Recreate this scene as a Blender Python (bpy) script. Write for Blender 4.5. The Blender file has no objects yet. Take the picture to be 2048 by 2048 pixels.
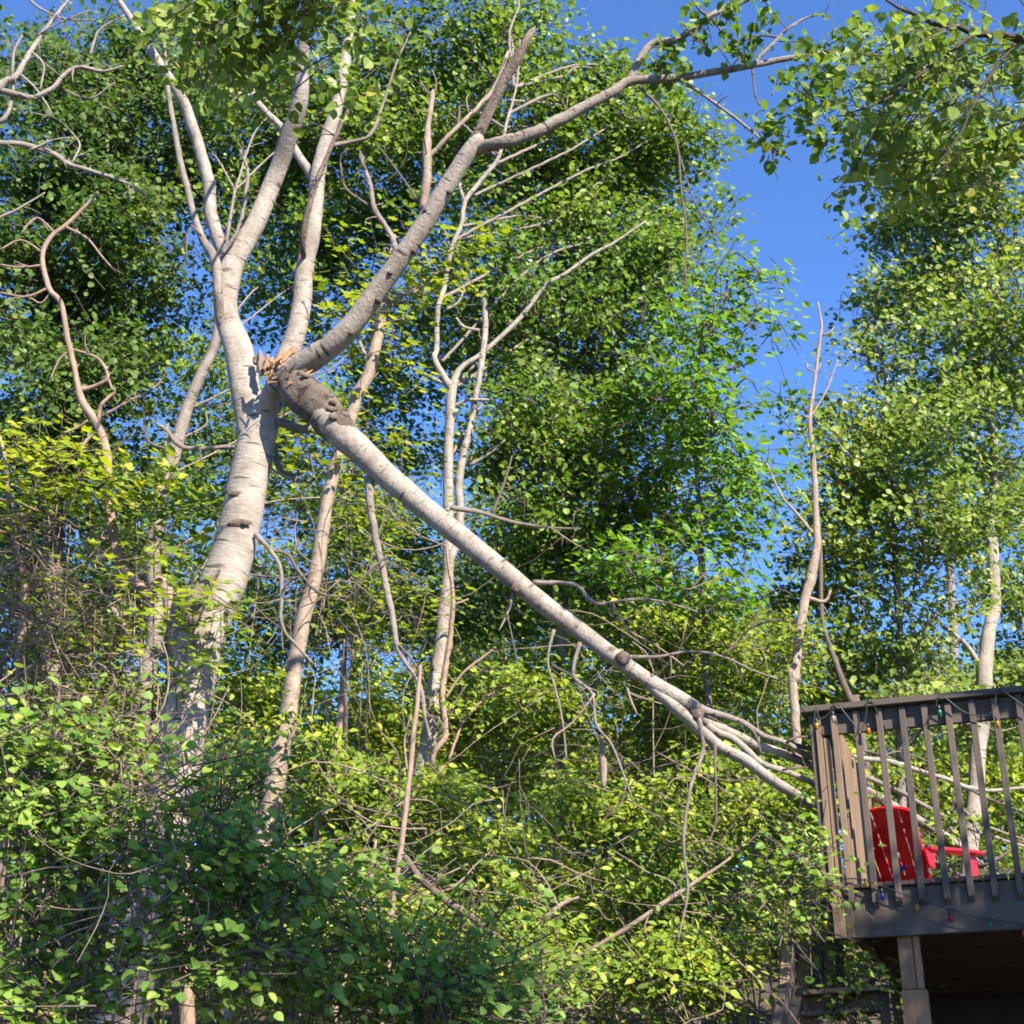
import bpy, bmesh, math, random
import numpy as np
from mathutils import Vector, Matrix
from math import radians, sin, cos, pi

random.seed(7)
rng = np.random.default_rng(11)
scene = bpy.context.scene
COL = scene.collection

# ------------------------------------------------------------------ camera
F = 3150.0                       # focal length in photo pixels (photo 2048 wide)
PITCH, ROLL = radians(22.9), radians(0.9)
CAM = np.array([0.0, 0.0, 1.6])
_r0 = np.array([1.0, 0, 0]); _u0 = np.array([0, -sin(PITCH), cos(PITCH)])
FW = np.array([0, cos(PITCH), sin(PITCH)])
UP = _u0 * cos(ROLL) + _r0 * sin(ROLL)
RT = _r0 * cos(ROLL) - _u0 * sin(ROLL)
cd = bpy.data.cameras.new('camera'); cam = bpy.data.objects.new('camera', cd); COL.objects.link(cam)
cd.sensor_width = 36; cd.lens = 36 * F / 2048; cd.clip_end = 2000; cd.clip_start = 0.05
M = Matrix(((RT[0], UP[0], -FW[0], CAM[0]), (RT[1], UP[1], -FW[1], CAM[1]), (RT[2], UP[2], -FW[2], CAM[2]), (0, 0, 0, 1)))
cam.matrix_world = M
scene.camera = cam

# ------------------------------------------------------------------ sky, sun, exposure
SUN_EL, SUN_AZ = radians(36), radians(145)      # azimuth from +Y towards +X: behind the viewer, to the right
S = np.array([sin(SUN_AZ) * cos(SUN_EL), cos(SUN_AZ) * cos(SUN_EL), sin(SUN_EL)])
w = bpy.data.worlds.new('World'); scene.world = w; w.use_nodes = True
nt = w.node_tree; nt.nodes.clear()
sky = nt.nodes.new('ShaderNodeTexSky'); sky.sky_type = 'NISHITA'; sky.sun_disc = False
sky.sun_elevation = SUN_EL; sky.sun_rotation = SUN_AZ
sky.altitude = 300; sky.air_density = 0.6; sky.dust_density = 0.0; sky.ozone_density = 10.0
bg = nt.nodes.new('ShaderNodeBackground'); bg.inputs['Strength'].default_value = 0.145
wo = nt.nodes.new('ShaderNodeOutputWorld')
nt.links.new(sky.outputs[0], bg.inputs[0]); nt.links.new(bg.outputs[0], wo.inputs[0])
sl = bpy.data.lights.new('sun', 'SUN'); sl.energy = 5.0; sl.angle = radians(0.53); sl.color = (1.0, 0.90, 0.76)
so = bpy.data.objects.new('sun', sl); COL.objects.link(so)
so.rotation_euler = Vector(S).to_track_quat('Z', 'Y').to_euler(); so.location = (6, -8, 20)
vs = scene.view_settings
vs.view_transform = 'Standard'; vs.look = 'None'; vs.gamma = 1.0; vs.use_curve_mapping = False; vs.exposure = 1.6
scene.render.engine = 'CYCLES'
cy = scene.cycles
cy.max_bounces = 8; cy.diffuse_bounces = 3; cy.glossy_bounces = 2; cy.transmission_bounces = 4; cy.transparent_max_bounces = 4
cy.use_denoising = True; cy.filter_width = 1.8

# ------------------------------------------------------------------ helpers
def ray(px, py):
    return FW + RT * ((px - 1024) / F) - UP * ((py - 1024) / F)
YS = 1.083
def P_raw(px, py, Y):
    d = ray(px, py); return CAM + d * (Y / d[1])
def P(px, py, Y): return P_raw(px, py, Y * YS)
def S_at(px, py, Y): return Y * YS / ray(px, py)[1]
def unit(v):
    v = np.asarray(v, float); return v / (np.linalg.norm(v, axis=-1, keepdims=True) + 1e-12)

def ground_z(x, y):
    g = max(0.0, y - 5.0) * 0.29
    g = min(g, 6.2 + max(0, y - 27) * 0.03)
    return g + 0.08 * sin(x * 1.3) * cos(y * 0.9)

def tag(o, label=None, cat=None, group=None, kind=None):
    if label: o['label'] = label
    if cat: o['category'] = cat
    if group: o['group'] = group
    if kind: o['kind'] = kind
    return o
def empty(name, loc, label, cat, group=None):
    o = bpy.data.objects.new(name, None); COL.objects.link(o)
    o.location = loc; o.empty_display_size = 0.2
    return tag(o, label, cat, group)
def link(name, me, mat=None, parent=None, kind=None):
    o = bpy.data.objects.new(name, me); COL.objects.link(o)
    if mat is not None: me.materials.append(mat)
    if parent is not None:
        o.parent = parent
        q = parent; L = Vector((0, 0, 0)); 
        mw = Matrix.Identity(4)
        chain = []
        while q is not None: chain.append(q); q = q.parent
        for q in reversed(chain): mw = mw @ q.matrix_parent_inverse @ q.matrix_basis
        o.matrix_parent_inverse = mw.inverted()
    if kind: o['kind'] = kind
    return o
def mesh_np(name, verts, faces_flat, starts, uv=None, smooth=True):
    me = bpy.data.meshes.new(name)
    me.vertices.add(len(verts)); me.vertices.foreach_set('co', np.asarray(verts, np.float32).ravel())
    me.loops.add(len(faces_flat)); me.loops.foreach_set('vertex_index', np.asarray(faces_flat, np.int32))
    me.polygons.add(len(starts)); me.polygons.foreach_set('loop_start', np.asarray(starts, np.int32))
    if uv is not None:
        l = me.uv_layers.new(name='UVMap'); l.data.foreach_set('uv', np.asarray(uv, np.float32).ravel())
    me.polygons.foreach_set('use_smooth', np.full(len(starts), smooth))
    me.update(calc_edges=True)
    return me

# ------------------------------------------------------------------ materials
def new_mat(name):
    m = bpy.data.materials.new(name); m.use_nodes = True
    n = m.node_tree; n.nodes.clear()
    out = n.nodes.new('ShaderNodeOutputMaterial')
    return m, n, out
def N(n, typ, **kw):
    x = n.nodes.new(typ)
    for k, v in kw.items(): setattr(x, k, v)
    return x
def ramp(n, fac, stops):
    r = n.nodes.new('ShaderNodeValToRGB')
    e = r.color_ramp.elements
    while len(e) < len(stops): e.new(0.5)
    for q, (p, c) in zip(e, stops): q.position = p; q.color = (c[0], c[1], c[2], 1)
    n.links.new(fac, r.inputs[0]); return r.outputs[0]
def mixc(n, fac, a, b, typ='MIX'):
    x = n.nodes.new('ShaderNodeMix'); x.data_type = 'RGBA'; x.blend_type = typ
    for sck, v in ((x.inputs[0], fac), (x.inputs[6], a), (x.inputs[7], b)):
        if hasattr(v, 'is_output'): n.links.new(v, sck)
        elif isinstance(v, (int, float)): sck.default_value = v
        else: sck.default_value = (v[0], v[1], v[2], 1)
    return x.outputs[2]
def mathn(n, op, a, b=None):
    x = n.nodes.new('ShaderNodeMath'); x.operation = op
    for i, v in enumerate((a, b)):
        if v is None: continue
        if hasattr(v, 'is_output'): n.links.new(v, x.inputs[i])
        else: x.inputs[i].default_value = v
    return x.outputs[0]
def noise(n, vec, scale, detail=3, rough=0.55, dist=0.0):
    x = n.nodes.new('ShaderNodeTexNoise'); x.inputs['Scale'].default_value = scale
    x.inputs['Detail'].default_value = detail; x.inputs['Roughness'].default_value = rough; x.inputs['Distortion'].default_value = dist
    if vec is not None: n.links.new(vec, x.inputs['Vector'])
    return x.outputs[0]
def mapping(n, vec, scale):
    x = n.nodes.new('ShaderNodeMapping'); x.inputs['Scale'].default_value = scale
    n.links.new(vec, x.inputs['Vector']); return x.outputs[0]

def leaf_mat(name, dark, mid, light, trans, rough=0.42, tmix=0.36, spec=0.16):
    m, n, out = new_mat(name)
    g = N(n, 'ShaderNodeNewGeometry'); oi = N(n, 'ShaderNodeObjectInfo')
    r = mathn(n, 'FRACT', mathn(n, 'ADD', g.outputs['Random Per Island'], oi.outputs['Random']))
    c = ramp(n, r, [(0.0, dark), (0.5, mid), (0.96, light), (1.0, (light[0] * 1.3, light[1] * 1.02, light[2] * .9))])
    tc = N(n, 'ShaderNodeTexCoord')
    big = noise(n, tc.outputs['Object'], 0.7, 2)
    c2 = mixc(n, 1.0, c, ramp(n, big, [(0.3, (0.72, 0.80, 0.80)), (0.7, (1.22, 1.1, 0.85))]), 'MULTIPLY')
    b = N(n, 'ShaderNodeBsdfPrincipled'); n.links.new(c2, b.inputs['Base Color'])
    b.inputs['Roughness'].default_value = rough; b.inputs['Specular IOR Level'].default_value = spec
    t = N(n, 'ShaderNodeBsdfTranslucent'); n.links.new(mixc(n, 1.0, c2, trans, 'MULTIPLY'), t.inputs[0])
    mx = N(n, 'ShaderNodeMixShader'); mx.inputs[0].default_value = tmix
    n.links.new(b.outputs[0], mx.inputs[1]); n.links.new(t.outputs[0], mx.inputs[2]); n.links.new(mx.outputs[0], out.inputs[0])
    return m
L_ASPEN = leaf_mat('aspen_leaf', (0.06, 0.115, 0.02), (0.12, 0.20, 0.035), (0.21, 0.295, 0.07), (1.7, 1.8, 0.7), 0.38)
L_DARK = leaf_mat('dark_poplar_leaf', (0.045, 0.09, 0.02), (0.08, 0.14, 0.032), (0.135, 0.20, 0.05), (1.6, 1.8, 0.7), 0.45, 0.32)
L_PALE = leaf_mat('pale_aspen_leaf', (0.09, 0.15, 0.03), (0.17, 0.245, 0.055), (0.27, 0.335, 0.10), (1.6, 1.7, 0.7), 0.38)
L_ELM = leaf_mat('elm_leaf', (0.075, 0.18, 0.022), (0.12, 0.25, 0.032), (0.19, 0.33, 0.055), (1.9, 1.8, 0.6), 0.42, 0.42)
L_MAPLE = leaf_mat('maple_leaf', (0.13, 0.21, 0.02), (0.21, 0.29, 0.03), (0.3, 0.37, 0.045), (1.8, 1.7, 0.5), 0.45, 0.42)
L_SHRUB = leaf_mat('shrub_leaf', (0.09, 0.16, 0.022), (0.18, 0.265, 0.035), (0.32, 0.385, 0.055), (1.7, 1.7, 0.6), 0.45)
L_ROUND = leaf_mat('round_shrub_leaf', (0.09, 0.175, 0.035), (0.155, 0.26, 0.05), (0.24, 0.345, 0.08), (1.7, 1.7, 0.7), 0.42)
L_COVER = leaf_mat('ground_cover_leaf', (0.07, 0.12, 0.02), (0.14, 0.2, 0.035), (0.23, 0.27, 0.06), (1.7, 1.7, 0.6), 0.5)

def bark_mat(name, base, light, mark, mark_amt=0.5, blotch=(0.3, 0.24, 0.19), blotch_amt=0.4, rings=30.0, bump=0.35):
    m, n, out = new_mat(name)
    uv = N(n, 'ShaderNodeTexCoord').outputs['UV']
    obj = N(n, 'ShaderNodeTexCoord').outputs['Object']
    c = mixc(n, ramp(n, noise(n, mapping(n, uv, (5, 9, 1)), 1.0, 4, 0.65), [(0.35, (0, 0, 0)), (0.65, (1, 1, 1))]), base, light)
    # horizontal lenticels and wrinkles
    l1 = noise(n, mapping(n, uv, (2.2, rings, 1)), 1.0, 3, 0.6, 0.25)
    lm = ramp(n, l1, [(0.60, (0, 0, 0)), (0.68, (1, 1, 1))])
    l2 = noise(n, mapping(n, uv, (9, rings * 3.3, 1)), 1.0, 2, 0.6)
    lm2 = ramp(n, l2, [(0.62, (0, 0, 0)), (0.72, (1, 1, 1))])
    lmx = mathn(n, 'MAXIMUM', lm, mathn(n, 'MULTIPLY', lm2, 0.6))
    c = mixc(n, mathn(n, 'MULTIPLY', lmx, mark_amt), c, mark)
    bl = noise(n, obj, 2.6, 5, 0.7)
    sp = ramp(n, noise(n, mapping(n, uv, (7, 26, 1)), 1.0, 5, 0.75), [(0.60, (0, 0, 0)), (0.66, (1, 1, 1))])
    c = mixc(n, mathn(n, 'MULTIPLY', sp, 0.45 * mark_amt), c, mark)
    c = mixc(n, mathn(n, 'MULTIPLY', ramp(n, bl, [(0.5, (0, 0, 0)), (0.66, (1, 1, 1))]), blotch_amt), c, blotch)
    b = N(n, 'ShaderNodeBsdfPrincipled'); n.links.new(c, b.inputs['Base Color']); b.inputs['Roughness'].default_value = 0.75
    b.inputs['Specular IOR Level'].default_value = 0.3
    hgt = mathn(n, 'SUBTRACT', noise(n, mapping(n, uv, (14, 40, 1)), 1.0, 4, 0.7), mathn(n, 'MULTIPLY', lmx, 0.6))
    bp = N(n, 'ShaderNodeBump'); bp.inputs['Strength'].default_value = bump; bp.inputs['Distance'].default_value = 0.02
    n.links.new(hgt, bp.inputs['Height']); n.links.new(bp.outputs[0], b.inputs['Normal'])
    n.links.new(b.outputs[0], out.inputs[0]); return m
B_ASPEN = bark_mat('aspen_bark', (0.225, 0.19, 0.155), (0.32, 0.28, 0.235), (0.06, 0.045, 0.036), 0.95, (0.135, 0.11, 0.085), 0.7, 22, 0.55)
B_GREY = bark_mat('grey_aspen_bark', (0.17, 0.14, 0.115), (0.25, 0.215, 0.18), (0.06, 0.045, 0.035), 0.95, (0.10, 0.08, 0.062), 0.65, 20, 0.6)
B_ROUGH = bark_mat('rough_brown_bark', (0.11, 0.08, 0.062), (0.20, 0.155, 0.12), (0.04, 0.03, 0.022), 0.8, (0.09, 0.06, 0.045), 0.6, 14, 0.9)
B_DEAD = bark_mat('dead_wood_bark', (0.20, 0.145, 0.105), (0.31, 0.25, 0.195), (0.09, 0.06, 0.045), 0.6, (0.14, 0.09, 0.065), 0.6, 18, 0.5)
B_RIDGE = bark_mat('ridged_grey_bark', (0.10, 0.075, 0.058), (0.175, 0.14, 0.11), (0.03, 0.021, 0.016), 0.95, (0.05, 0.034, 0.026), 0.75, 9, 1.0)
B_TWIG = bark_mat('dark_twig_bark', (0.075, 0.057, 0.045), (0.13, 0.10, 0.08), (0.04, 0.03, 0.025), 0.4, (0.09, 0.07, 0.055), 0.4, 40)
B_NEAR = bark_mat('shade_toned_overhang_bark', (0.03, 0.024, 0.02), (0.06, 0.048, 0.04), (0.015, 0.012, 0.01), 0.5, (0.04, 0.03, 0.025), 0.4, 40)  # bark colour darkened to stand in for shade on the overhanging limbs
B_VINE = bark_mat('dry_vine_bark', (0.20, 0.13, 0.095), (0.30, 0.215, 0.165), (0.1, 0.065, 0.05), 0.4, (0.14, 0.095, 0.07), 0.5, 20)

def wood_mat(name, a, bcol, grey, grey_amt):
    m, n, out = new_mat(name)
    obj = N(n, 'ShaderNodeTexCoord').outputs['UV']
    oi = N(n, 'ShaderNodeObjectInfo').outputs['Random']
    cmb = N(n, 'ShaderNodeCombineXYZ'); n.links.new(mathn(n, 'MULTIPLY', oi, 37.0), cmb.inputs[0]); n.links.new(mathn(n, 'MULTIPLY', oi, 17.0), cmb.inputs[1])
    va = N(n, 'ShaderNodeVectorMath'); va.operation = 'ADD'; n.links.new(obj, va.inputs[0]); n.links.new(cmb.outputs[0], va.inputs[1])
    g = noise(n, mapping(n, va.outputs[0], (2.2, 55, 1)), 1.0, 5, 0.65, 0.3)
    c = mixc(n, ramp(n, g, [(0.3, (0, 0, 0)), (0.7, (1, 1, 1))]), a, bcol)
    g2 = noise(n, mapping(n, va.outputs[0], (1.6, 4, 1)), 1.0, 4, 0.6)
    c = mixc(n, mathn(n, 'MULTIPLY', ramp(n, g2, [(0.35, (0, 0, 0)), (0.6, (1, 1, 1))]), grey_amt), c, grey)
    v = N(n, 'ShaderNodeTexVoronoi'); v.inputs['Scale'].default_value = 1.0; n.links.new(mapping(n, va.outputs[0], (3, 12, 1)), v.inputs['Vector'])
    kn = ramp(n, v.outputs['Distance'], [(0.06, (1, 1, 1)), (0.11, (0, 0, 0))])
    c = mixc(n, mathn(n, 'MULTIPLY', kn, 0.6), c, (a[0] * 0.35, a[1] * 0.3, a[2] * 0.25))
    c = mixc(n, 1.0, c, ramp(n, oi, [(0, (0.8, 0.8, 0.82)), (1, (1.15, 1.1, 1.05))]), 'MULTIPLY')
    b = N(n, 'ShaderNodeBsdfPrincipled'); n.links.new(c, b.inputs['Base Color']); b.inputs['Roughness'].default_value = 0.8
    bp = N(n, 'ShaderNodeBump'); bp.inputs['Strength'].default_value = 0.4; bp.inputs['Distance'].default_value = 0.004
    n.links.new(g, bp.inputs['Height']); n.links.new(bp.outputs[0], b.inputs['Normal'])
    n.links.new(b.outputs[0], out.inputs[0]); return m
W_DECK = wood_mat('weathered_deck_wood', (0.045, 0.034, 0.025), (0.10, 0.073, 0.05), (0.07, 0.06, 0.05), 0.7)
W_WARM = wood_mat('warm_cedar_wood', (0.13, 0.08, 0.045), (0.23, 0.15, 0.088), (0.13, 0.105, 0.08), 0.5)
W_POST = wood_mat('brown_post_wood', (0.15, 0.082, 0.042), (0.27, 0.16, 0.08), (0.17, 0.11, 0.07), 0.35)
W_DARK = wood_mat('dark_underdeck_wood', (0.045, 0.03, 0.02), (0.085, 0.055, 0.036), (0.05, 0.042, 0.035), 0.5)  # darker wood tone, so the underside of the deck reads near black

def plain(name, col, rough=0.5, vary=0.15, trans=None, emis=None, scale=6.0, metal=0.0):
    m, n, out = new_mat(name)
    obj = N(n, 'ShaderNodeTexCoord').outputs['Object']
    f = noise(n, obj, scale, 5, 0.6)
    lo = tuple(x * (1 - vary) for x in col); hi = tuple(min(1, x * (1 + vary)) for x in col)
    c = ramp(n, f, [(0.3, lo), (0.7, hi)])
    b = N(n, 'ShaderNodeBsdfPrincipled'); n.links.new(c, b.inputs['Base Color']); b.inputs['Roughness'].default_value = rough
    b.inputs['Metallic'].default_value = metal
    if trans:
        t = N(n, 'ShaderNodeBsdfTranslucent'); n.links.new(c, t.inputs[0])
        mx = N(n, 'ShaderNodeMixShader'); mx.inputs[0].default_value = trans
        n.links.new(b.outputs[0], mx.inputs[1]); n.links.new(t.outputs[0], mx.inputs[2]); n.links.new(mx.outputs[0], out.inputs[0])
    else: n.links.new(b.outputs[0], out.inputs[0])
    return m
M_RED = plain('red_plastic', (0.62, 0.012, 0.022), 0.38, 0.10, trans=0.3)
M_SPLIT = plain('fresh_split_wood', (0.25, 0.13, 0.06), 0.7, 0.4, scale=30)
M_KNOT = plain('dark_knot_bark', (0.085, 0.06, 0.047), 0.9, 0.5, scale=40)
M_ROTBARK = plain('crumbled_bark', (0.06, 0.04, 0.03), 0.95, 0.5, scale=28)
M_WIRE = plain('dark_green_wire', (0.012, 0.022, 0.016), 0.5, 0.2)
M_SOIL = plain('leaf_litter_soil', (0.045, 0.033, 0.021), 0.95, 0.5, scale=3)
M_LOG = B_TWIG
BULB = {k: plain(k + '_bulb', c, 0.2, 0.08, trans=0.35) for k, c in {
    'red': (0.3, 0.012, 0.01), 'blue': (0.012, 0.025, 0.25), 'yellow': (0.30, 0.20, 0.015), 'green': (0.006, 0.13, 0.055), 'orange': (0.4, 0.11, 0.008), 'clear': (0.25, 0.25, 0.25)}.items()}

# ------------------------------------------------------------------ tubes (trunks, limbs, twigs)
def catmull(pts, step):
    pts = np.asarray(pts, float)
    if len(pts) == 2:
        n = max(2, int(np.linalg.norm(pts[1, :3] - pts[0, :3]) / step) + 1)
        return pts[0] + (pts[1] - pts[0]) * np.linspace(0, 1, n)[:, None]
    p = np.vstack([2 * pts[0] - pts[1], pts, 2 * pts[-1] - pts[-2]])
    out = []
    for i in range(1, len(p) - 2):
        n = max(2, int(np.linalg.norm(p[i + 1, :3] - p[i, :3]) / step))
        t = np.linspace(0, 1, n, endpoint=False)[:, None]
        out.append(0.5 * (2 * p[i] + (p[i + 1] - p[i - 1]) * t + (2 * p[i - 1] - 5 * p[i] + 4 * p[i + 1] - p[i + 2]) * t * t + (3 * p[i] - p[i - 1] - 3 * p[i + 1] + p[i + 2]) * t ** 3))
    out.append(p[-2][None]); return np.vstack(out)
def tube_data(pts4, sides=10, step=None, wob=0.05, jag=0.0, ridge=0.0):
    """pts4: rows x,y,z,radius. returns verts, flat faces, starts, uv"""
    pts4 = np.asarray(pts4, float)
    rmax = pts4[:, 3].max()
    if step is None: step = max(0.03, rmax * 0.7)
    c = catmull(pts4, step); n = len(c)
    pos, rad = c[:, :3].copy(), np.maximum(c[:, 3], 0.0015)
    if wob > 0 and n > 4:
        k = rng.normal(0, 1, (n, 3)); k = (k + np.roll(k, 1, 0) + np.roll(k, -1, 0)) / 3
        k[0] = k[-1] = 0
        pos += k * rad[:, None] * wob * 2
        rad = rad * (1 + wob * 0.8 * (np.sin(np.arange(n) * 1.7 + rng.random() * 6) * 0.4 + rng.normal(0, 0.5, n)))
    tan = unit(np.gradient(pos, axis=0))
    a = np.array([0.05, 1.0, 0.1]); verts = np.zeros((n, sides, 3))
    th = np.arange(sides) / sides * 2 * pi
    lob = 1 + 0.06 * np.sin(th * 2 + rng.random() * 6) + 0.04 * np.sin(th * 3 + rng.random() * 6)
    for i in range(n):
        t = tan[i]; e1 = a - t * a.dot(t)
        if np.linalg.norm(e1) < 0.1: e1 = np.array([1.0, 0, 0]) - t * t[0]
        e1 = e1 / np.linalg.norm(e1); e2 = np.cross(t, e1)
        rr = rad[i] * lob
        if ridge: rr = rr * (1 + ridge * (rng.random(sides) - .3))
        if jag and i in (0, n - 1): rr = rr
        verts[i] = pos[i] + np.outer(np.cos(th) * rr, e1) + np.outer(np.sin(th) * rr, e2)
        if jag and i == n - 1: verts[i] += t * (rng.random(sides)[:, None] * jag)
    L = np.concatenate([[0], np.cumsum(np.linalg.norm(np.diff(pos, axis=0), axis=1))])
    V = verts.reshape(-1, 3)
    ii, jj = np.meshgrid(np.arange(n - 1), np.arange(sides), indexing='ij')
    a0 = ii * sides + jj; a1 = ii * sides + (jj + 1) % sides
    quads = np.stack([a0, a1, a1 + sides, a0 + sides], -1).reshape(-1, 4)
    u0, u1 = jj / sides, (jj + 1) / sides
    uv = np.stack([np.stack([u0, L[ii]], -1), np.stack([u1, L[ii]], -1), np.stack([u1, L[ii + 1]], -1), np.stack([u0, L[ii + 1]], -1)], 2).reshape(-1, 4, 2)
    off = rng.random(2) * 20
    uv = uv + off
    flat = quads.ravel().tolist(); starts = list(range(0, len(quads) * 4, 4))
    uvl = uv.reshape(-1, 2)
    # end caps
    extra = []
    for base, rev in ((0, True), ((n - 1) * sides, False)):
        idx = [base + k for k in range(sides)]
        if rev: idx = idx[::-1]
        starts.append(len(flat)); flat += idx; extra += [[off[0] + 0.5, off[1]]] * sides
    uvl = np.vstack([uvl, np.array(extra)])
    return V, flat, starts, uvl
def join_data(ds):
    V, Fl, St, U = [], [], [], []; vo = lo = 0
    for v, f, s, u in ds:
        V.append(v); Fl.append(np.asarray(f) + vo); St.append(np.asarray(s) + lo); U.append(u)
        vo += len(v); lo += len(f)
    return np.vstack(V), np.concatenate(Fl), np.concatenate(St), np.vstack(U)
PUSH = [False]
def px_path(path, Y):
    """path rows: px, py, width px [, Y]; -> x,y,z,r"""
    out = []
    for q in path:
        y = q[3] if len(q) > 3 else Y
        if PUSH[0] and q[0] > 1600: y = y + min(2.3, (q[0] - 1600) / 140 * 1.5)
        p = P(q[0], q[1], y); s = S_at(q[0], q[1], y)
        out.append([p[0], p[1], p[2], q[2] * 0.5 * s / F])
    return np.array(out)
def limb(name, path, Y, mat, parent, sides=10, wob=0.05, jag=0.0, kind=None, step=None, ridge=0.0):
    pp = px_path(path, Y)
    if name == 'branch' and len(pp) > 2:
        pp[1:-1, :3] += rng.normal(0, 1, (len(pp) - 2, 3)) * pp[1:-1, 3:4] * 1.2
    d = tube_data(pp, sides, wob=wob, jag=jag, step=step, ridge=ridge)
    if name == 'branch':
        cc = catmull(pp, .05); ds = [d]; L = len(cc) * .05
        for k in range(int(min(9, L * 6))):
            i = random.randrange(len(cc) // 4, len(cc)); q = cc[i]; t = unit(cc[min(i + 1, len(cc) - 1)][:3] - cc[max(i - 1, 0)][:3])
            dv = unit(t * .7 + rand_unit(1)[0]); ln = random.uniform(.05, .28); r0 = max(.0018, min(q[3] * .5, .006))
            m = q[:3] + dv * ln * .5 + rng.normal(0, .02, 3); e = m + unit(dv + rng.normal(0, .5, 3)) * ln * .5
            ds.append(tube_data(np.array([[*q[:3], r0], [*m, r0 * .8], [*e, r0 * .5]]), 4, step=.2, wob=0))
        d = join_data(ds)
    return link(name, mesh_np(name, *d), mat, parent, kind)
def limbs_joined(name, paths, Y, mat, parent, sides=6, wob=0.08, kind='stuff'):
    d = join_data([tube_data(px_path(p, Y), sides, wob=wob) for p in paths])
    return link(name, mesh_np(name, *d), mat, parent, kind)
def wpath(name, pts, mat, parent, sides=7, wob=0.06, kind=None):
    d = tube_data(np.array(pts), sides, wob=wob)
    return link(name, mesh_np(name, *d), mat, parent, kind)
def trunk_down(path, Y, r_mult=1.08, lean=0.0):
    """world rows for a trunk whose traced lower end is carried on down to the ground"""
    w = px_path(path, Y); b = w[0]; g = ground_z(b[0], b[1]) - 0.12
    if b[2] > g + 0.3:
        d = w[0] - w[1]; k = (g - b[2]) / min(d[2], -1e-3) if d[2] < 0 else 0
        k = min(k, 3.0)
        x = b[0] + d[0] * k * 0.6; y = b[1]
        w = np.vstack([[x, y, g, b[3] * (1 + 0.12)], w])
    return w
def trunk(name, path, Y, mat, parent, sides=16, wob=0.03, step=None):
    d = tube_data(trunk_down(path, Y), sides, wob=wob, step=step)
    return link(name, mesh_np(name, *d), mat, parent)
def base_of(path, Y):
    w = trunk_down(path, Y)[0]; return (w[0], w[1], w[2])
def blob(name, center, radii, mat, parent, normal=None, seed=0, rough=0.25, sub=2):
    bm = bmesh.new(); bmesh.ops.create_icosphere(bm, subdivisions=sub, radius=1.0)
    r = random.Random(seed)
    for v in bm.verts: v.co *= 1 + r.uniform(-rough, rough)
    R = Vector(normal).to_track_quat('Z', 'Y').to_matrix() if normal is not None else Matrix.Identity(3)
    for v in bm.verts: v.co = R @ Vector((v.co.x * radii[0], v.co.y * radii[1], v.co.z * radii[2])) + Vector(center)
    me = bpy.data.meshes.new(name); bm.to_mesh(me); bm.free()
    for p in me.polygons: p.use_smooth = True
    return link(name, me, mat, parent)

# ------------------------------------------------------------------ leaves
TEMPL = {   # verts (x across, y along, z fold), faces
    'round': (np.array([[0, 0, 0], [.46, .22, .07], [.42, .72, .05], [0, 1, -.03], [-.42, .72, .05], [-.46, .22, .07]]), [[0, 1, 2, 3], [0, 3, 4, 5]]),
    'roundfine': (np.array([[0, 0, 0], [.26, .03, .05], [.44, .20, .075], [.47, .42, .07], [.38, .66, .05], [.20, .86, .02], [0, 1.02, -.04], [-.20, .86, .02], [-.38, .66, .05], [-.47, .42, .07], [-.44, .20, .075], [-.26, .03, .05]]), [[0, 1, 2, 3, 4, 5, 6], [0, 6, 7, 8, 9, 10, 11]]),
    'oval': (np.array([[0, 0, 0], [.30, .28, .06], [.24, .68, .03], [0, 1.08, -.08], [-.24, .68, .03], [-.30, .28, .06]]), [[0, 1, 2, 3], [0, 3, 4, 5]]),
    'maple': (np.array([[0, 0, 0], [.42, .12, .05], [.30, .36, .03], [.52, .66, .02], [.20, .62, 0], [0, 1.05, -.06], [-.20, .62, 0], [-.52, .66, .02], [-.30, .36, .03], [-.42, .12, .05]]),
              [[0, 1, 2], [0, 2, 3, 4], [0, 4, 5, 6], [0, 6, 7, 8], [0, 8, 9]]),
    'small': (np.array([[0, 0, 0], [.32, .5, .05], [0, 1, 0], [-.32, .5, .05]]), [[0, 1, 2, 3]]),
}
def leaves_data(pos, nrm, axis, size, kind):
    T, Fc = TEMPL[kind]; n = len(pos); k = len(T)
    nrm = unit(nrm); ax = unit(axis - nrm * np.sum(axis * nrm, 1, keepdims=True)); b = np.cross(ax, nrm)
    sz = size[:, None, None]
    wv = 0.85 + 0.3 * rng.random((n, 1, 1))
    V = pos[:, None, :] + sz * (T[None, :, 0, None] * wv * b[:, None, :] + T[None, :, 1, None] * ax[:, None, :] + T[None, :, 2, None] * nrm[:, None, :])
    V = V.reshape(-1, 3)
    fl = np.concatenate([np.asarray(f) for f in Fc]); st = np.cumsum([0] + [len(f) for f in Fc])[:-1]
    flat = (fl[None] + (np.arange(n) * k)[:, None]).ravel(); starts = (st[None] + (np.arange(n) * len(fl))[:, None]).ravel()
    return V, flat, starts
def rand_unit(n):
    return unit(rng.normal(0, 1, (n, 3)))
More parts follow.
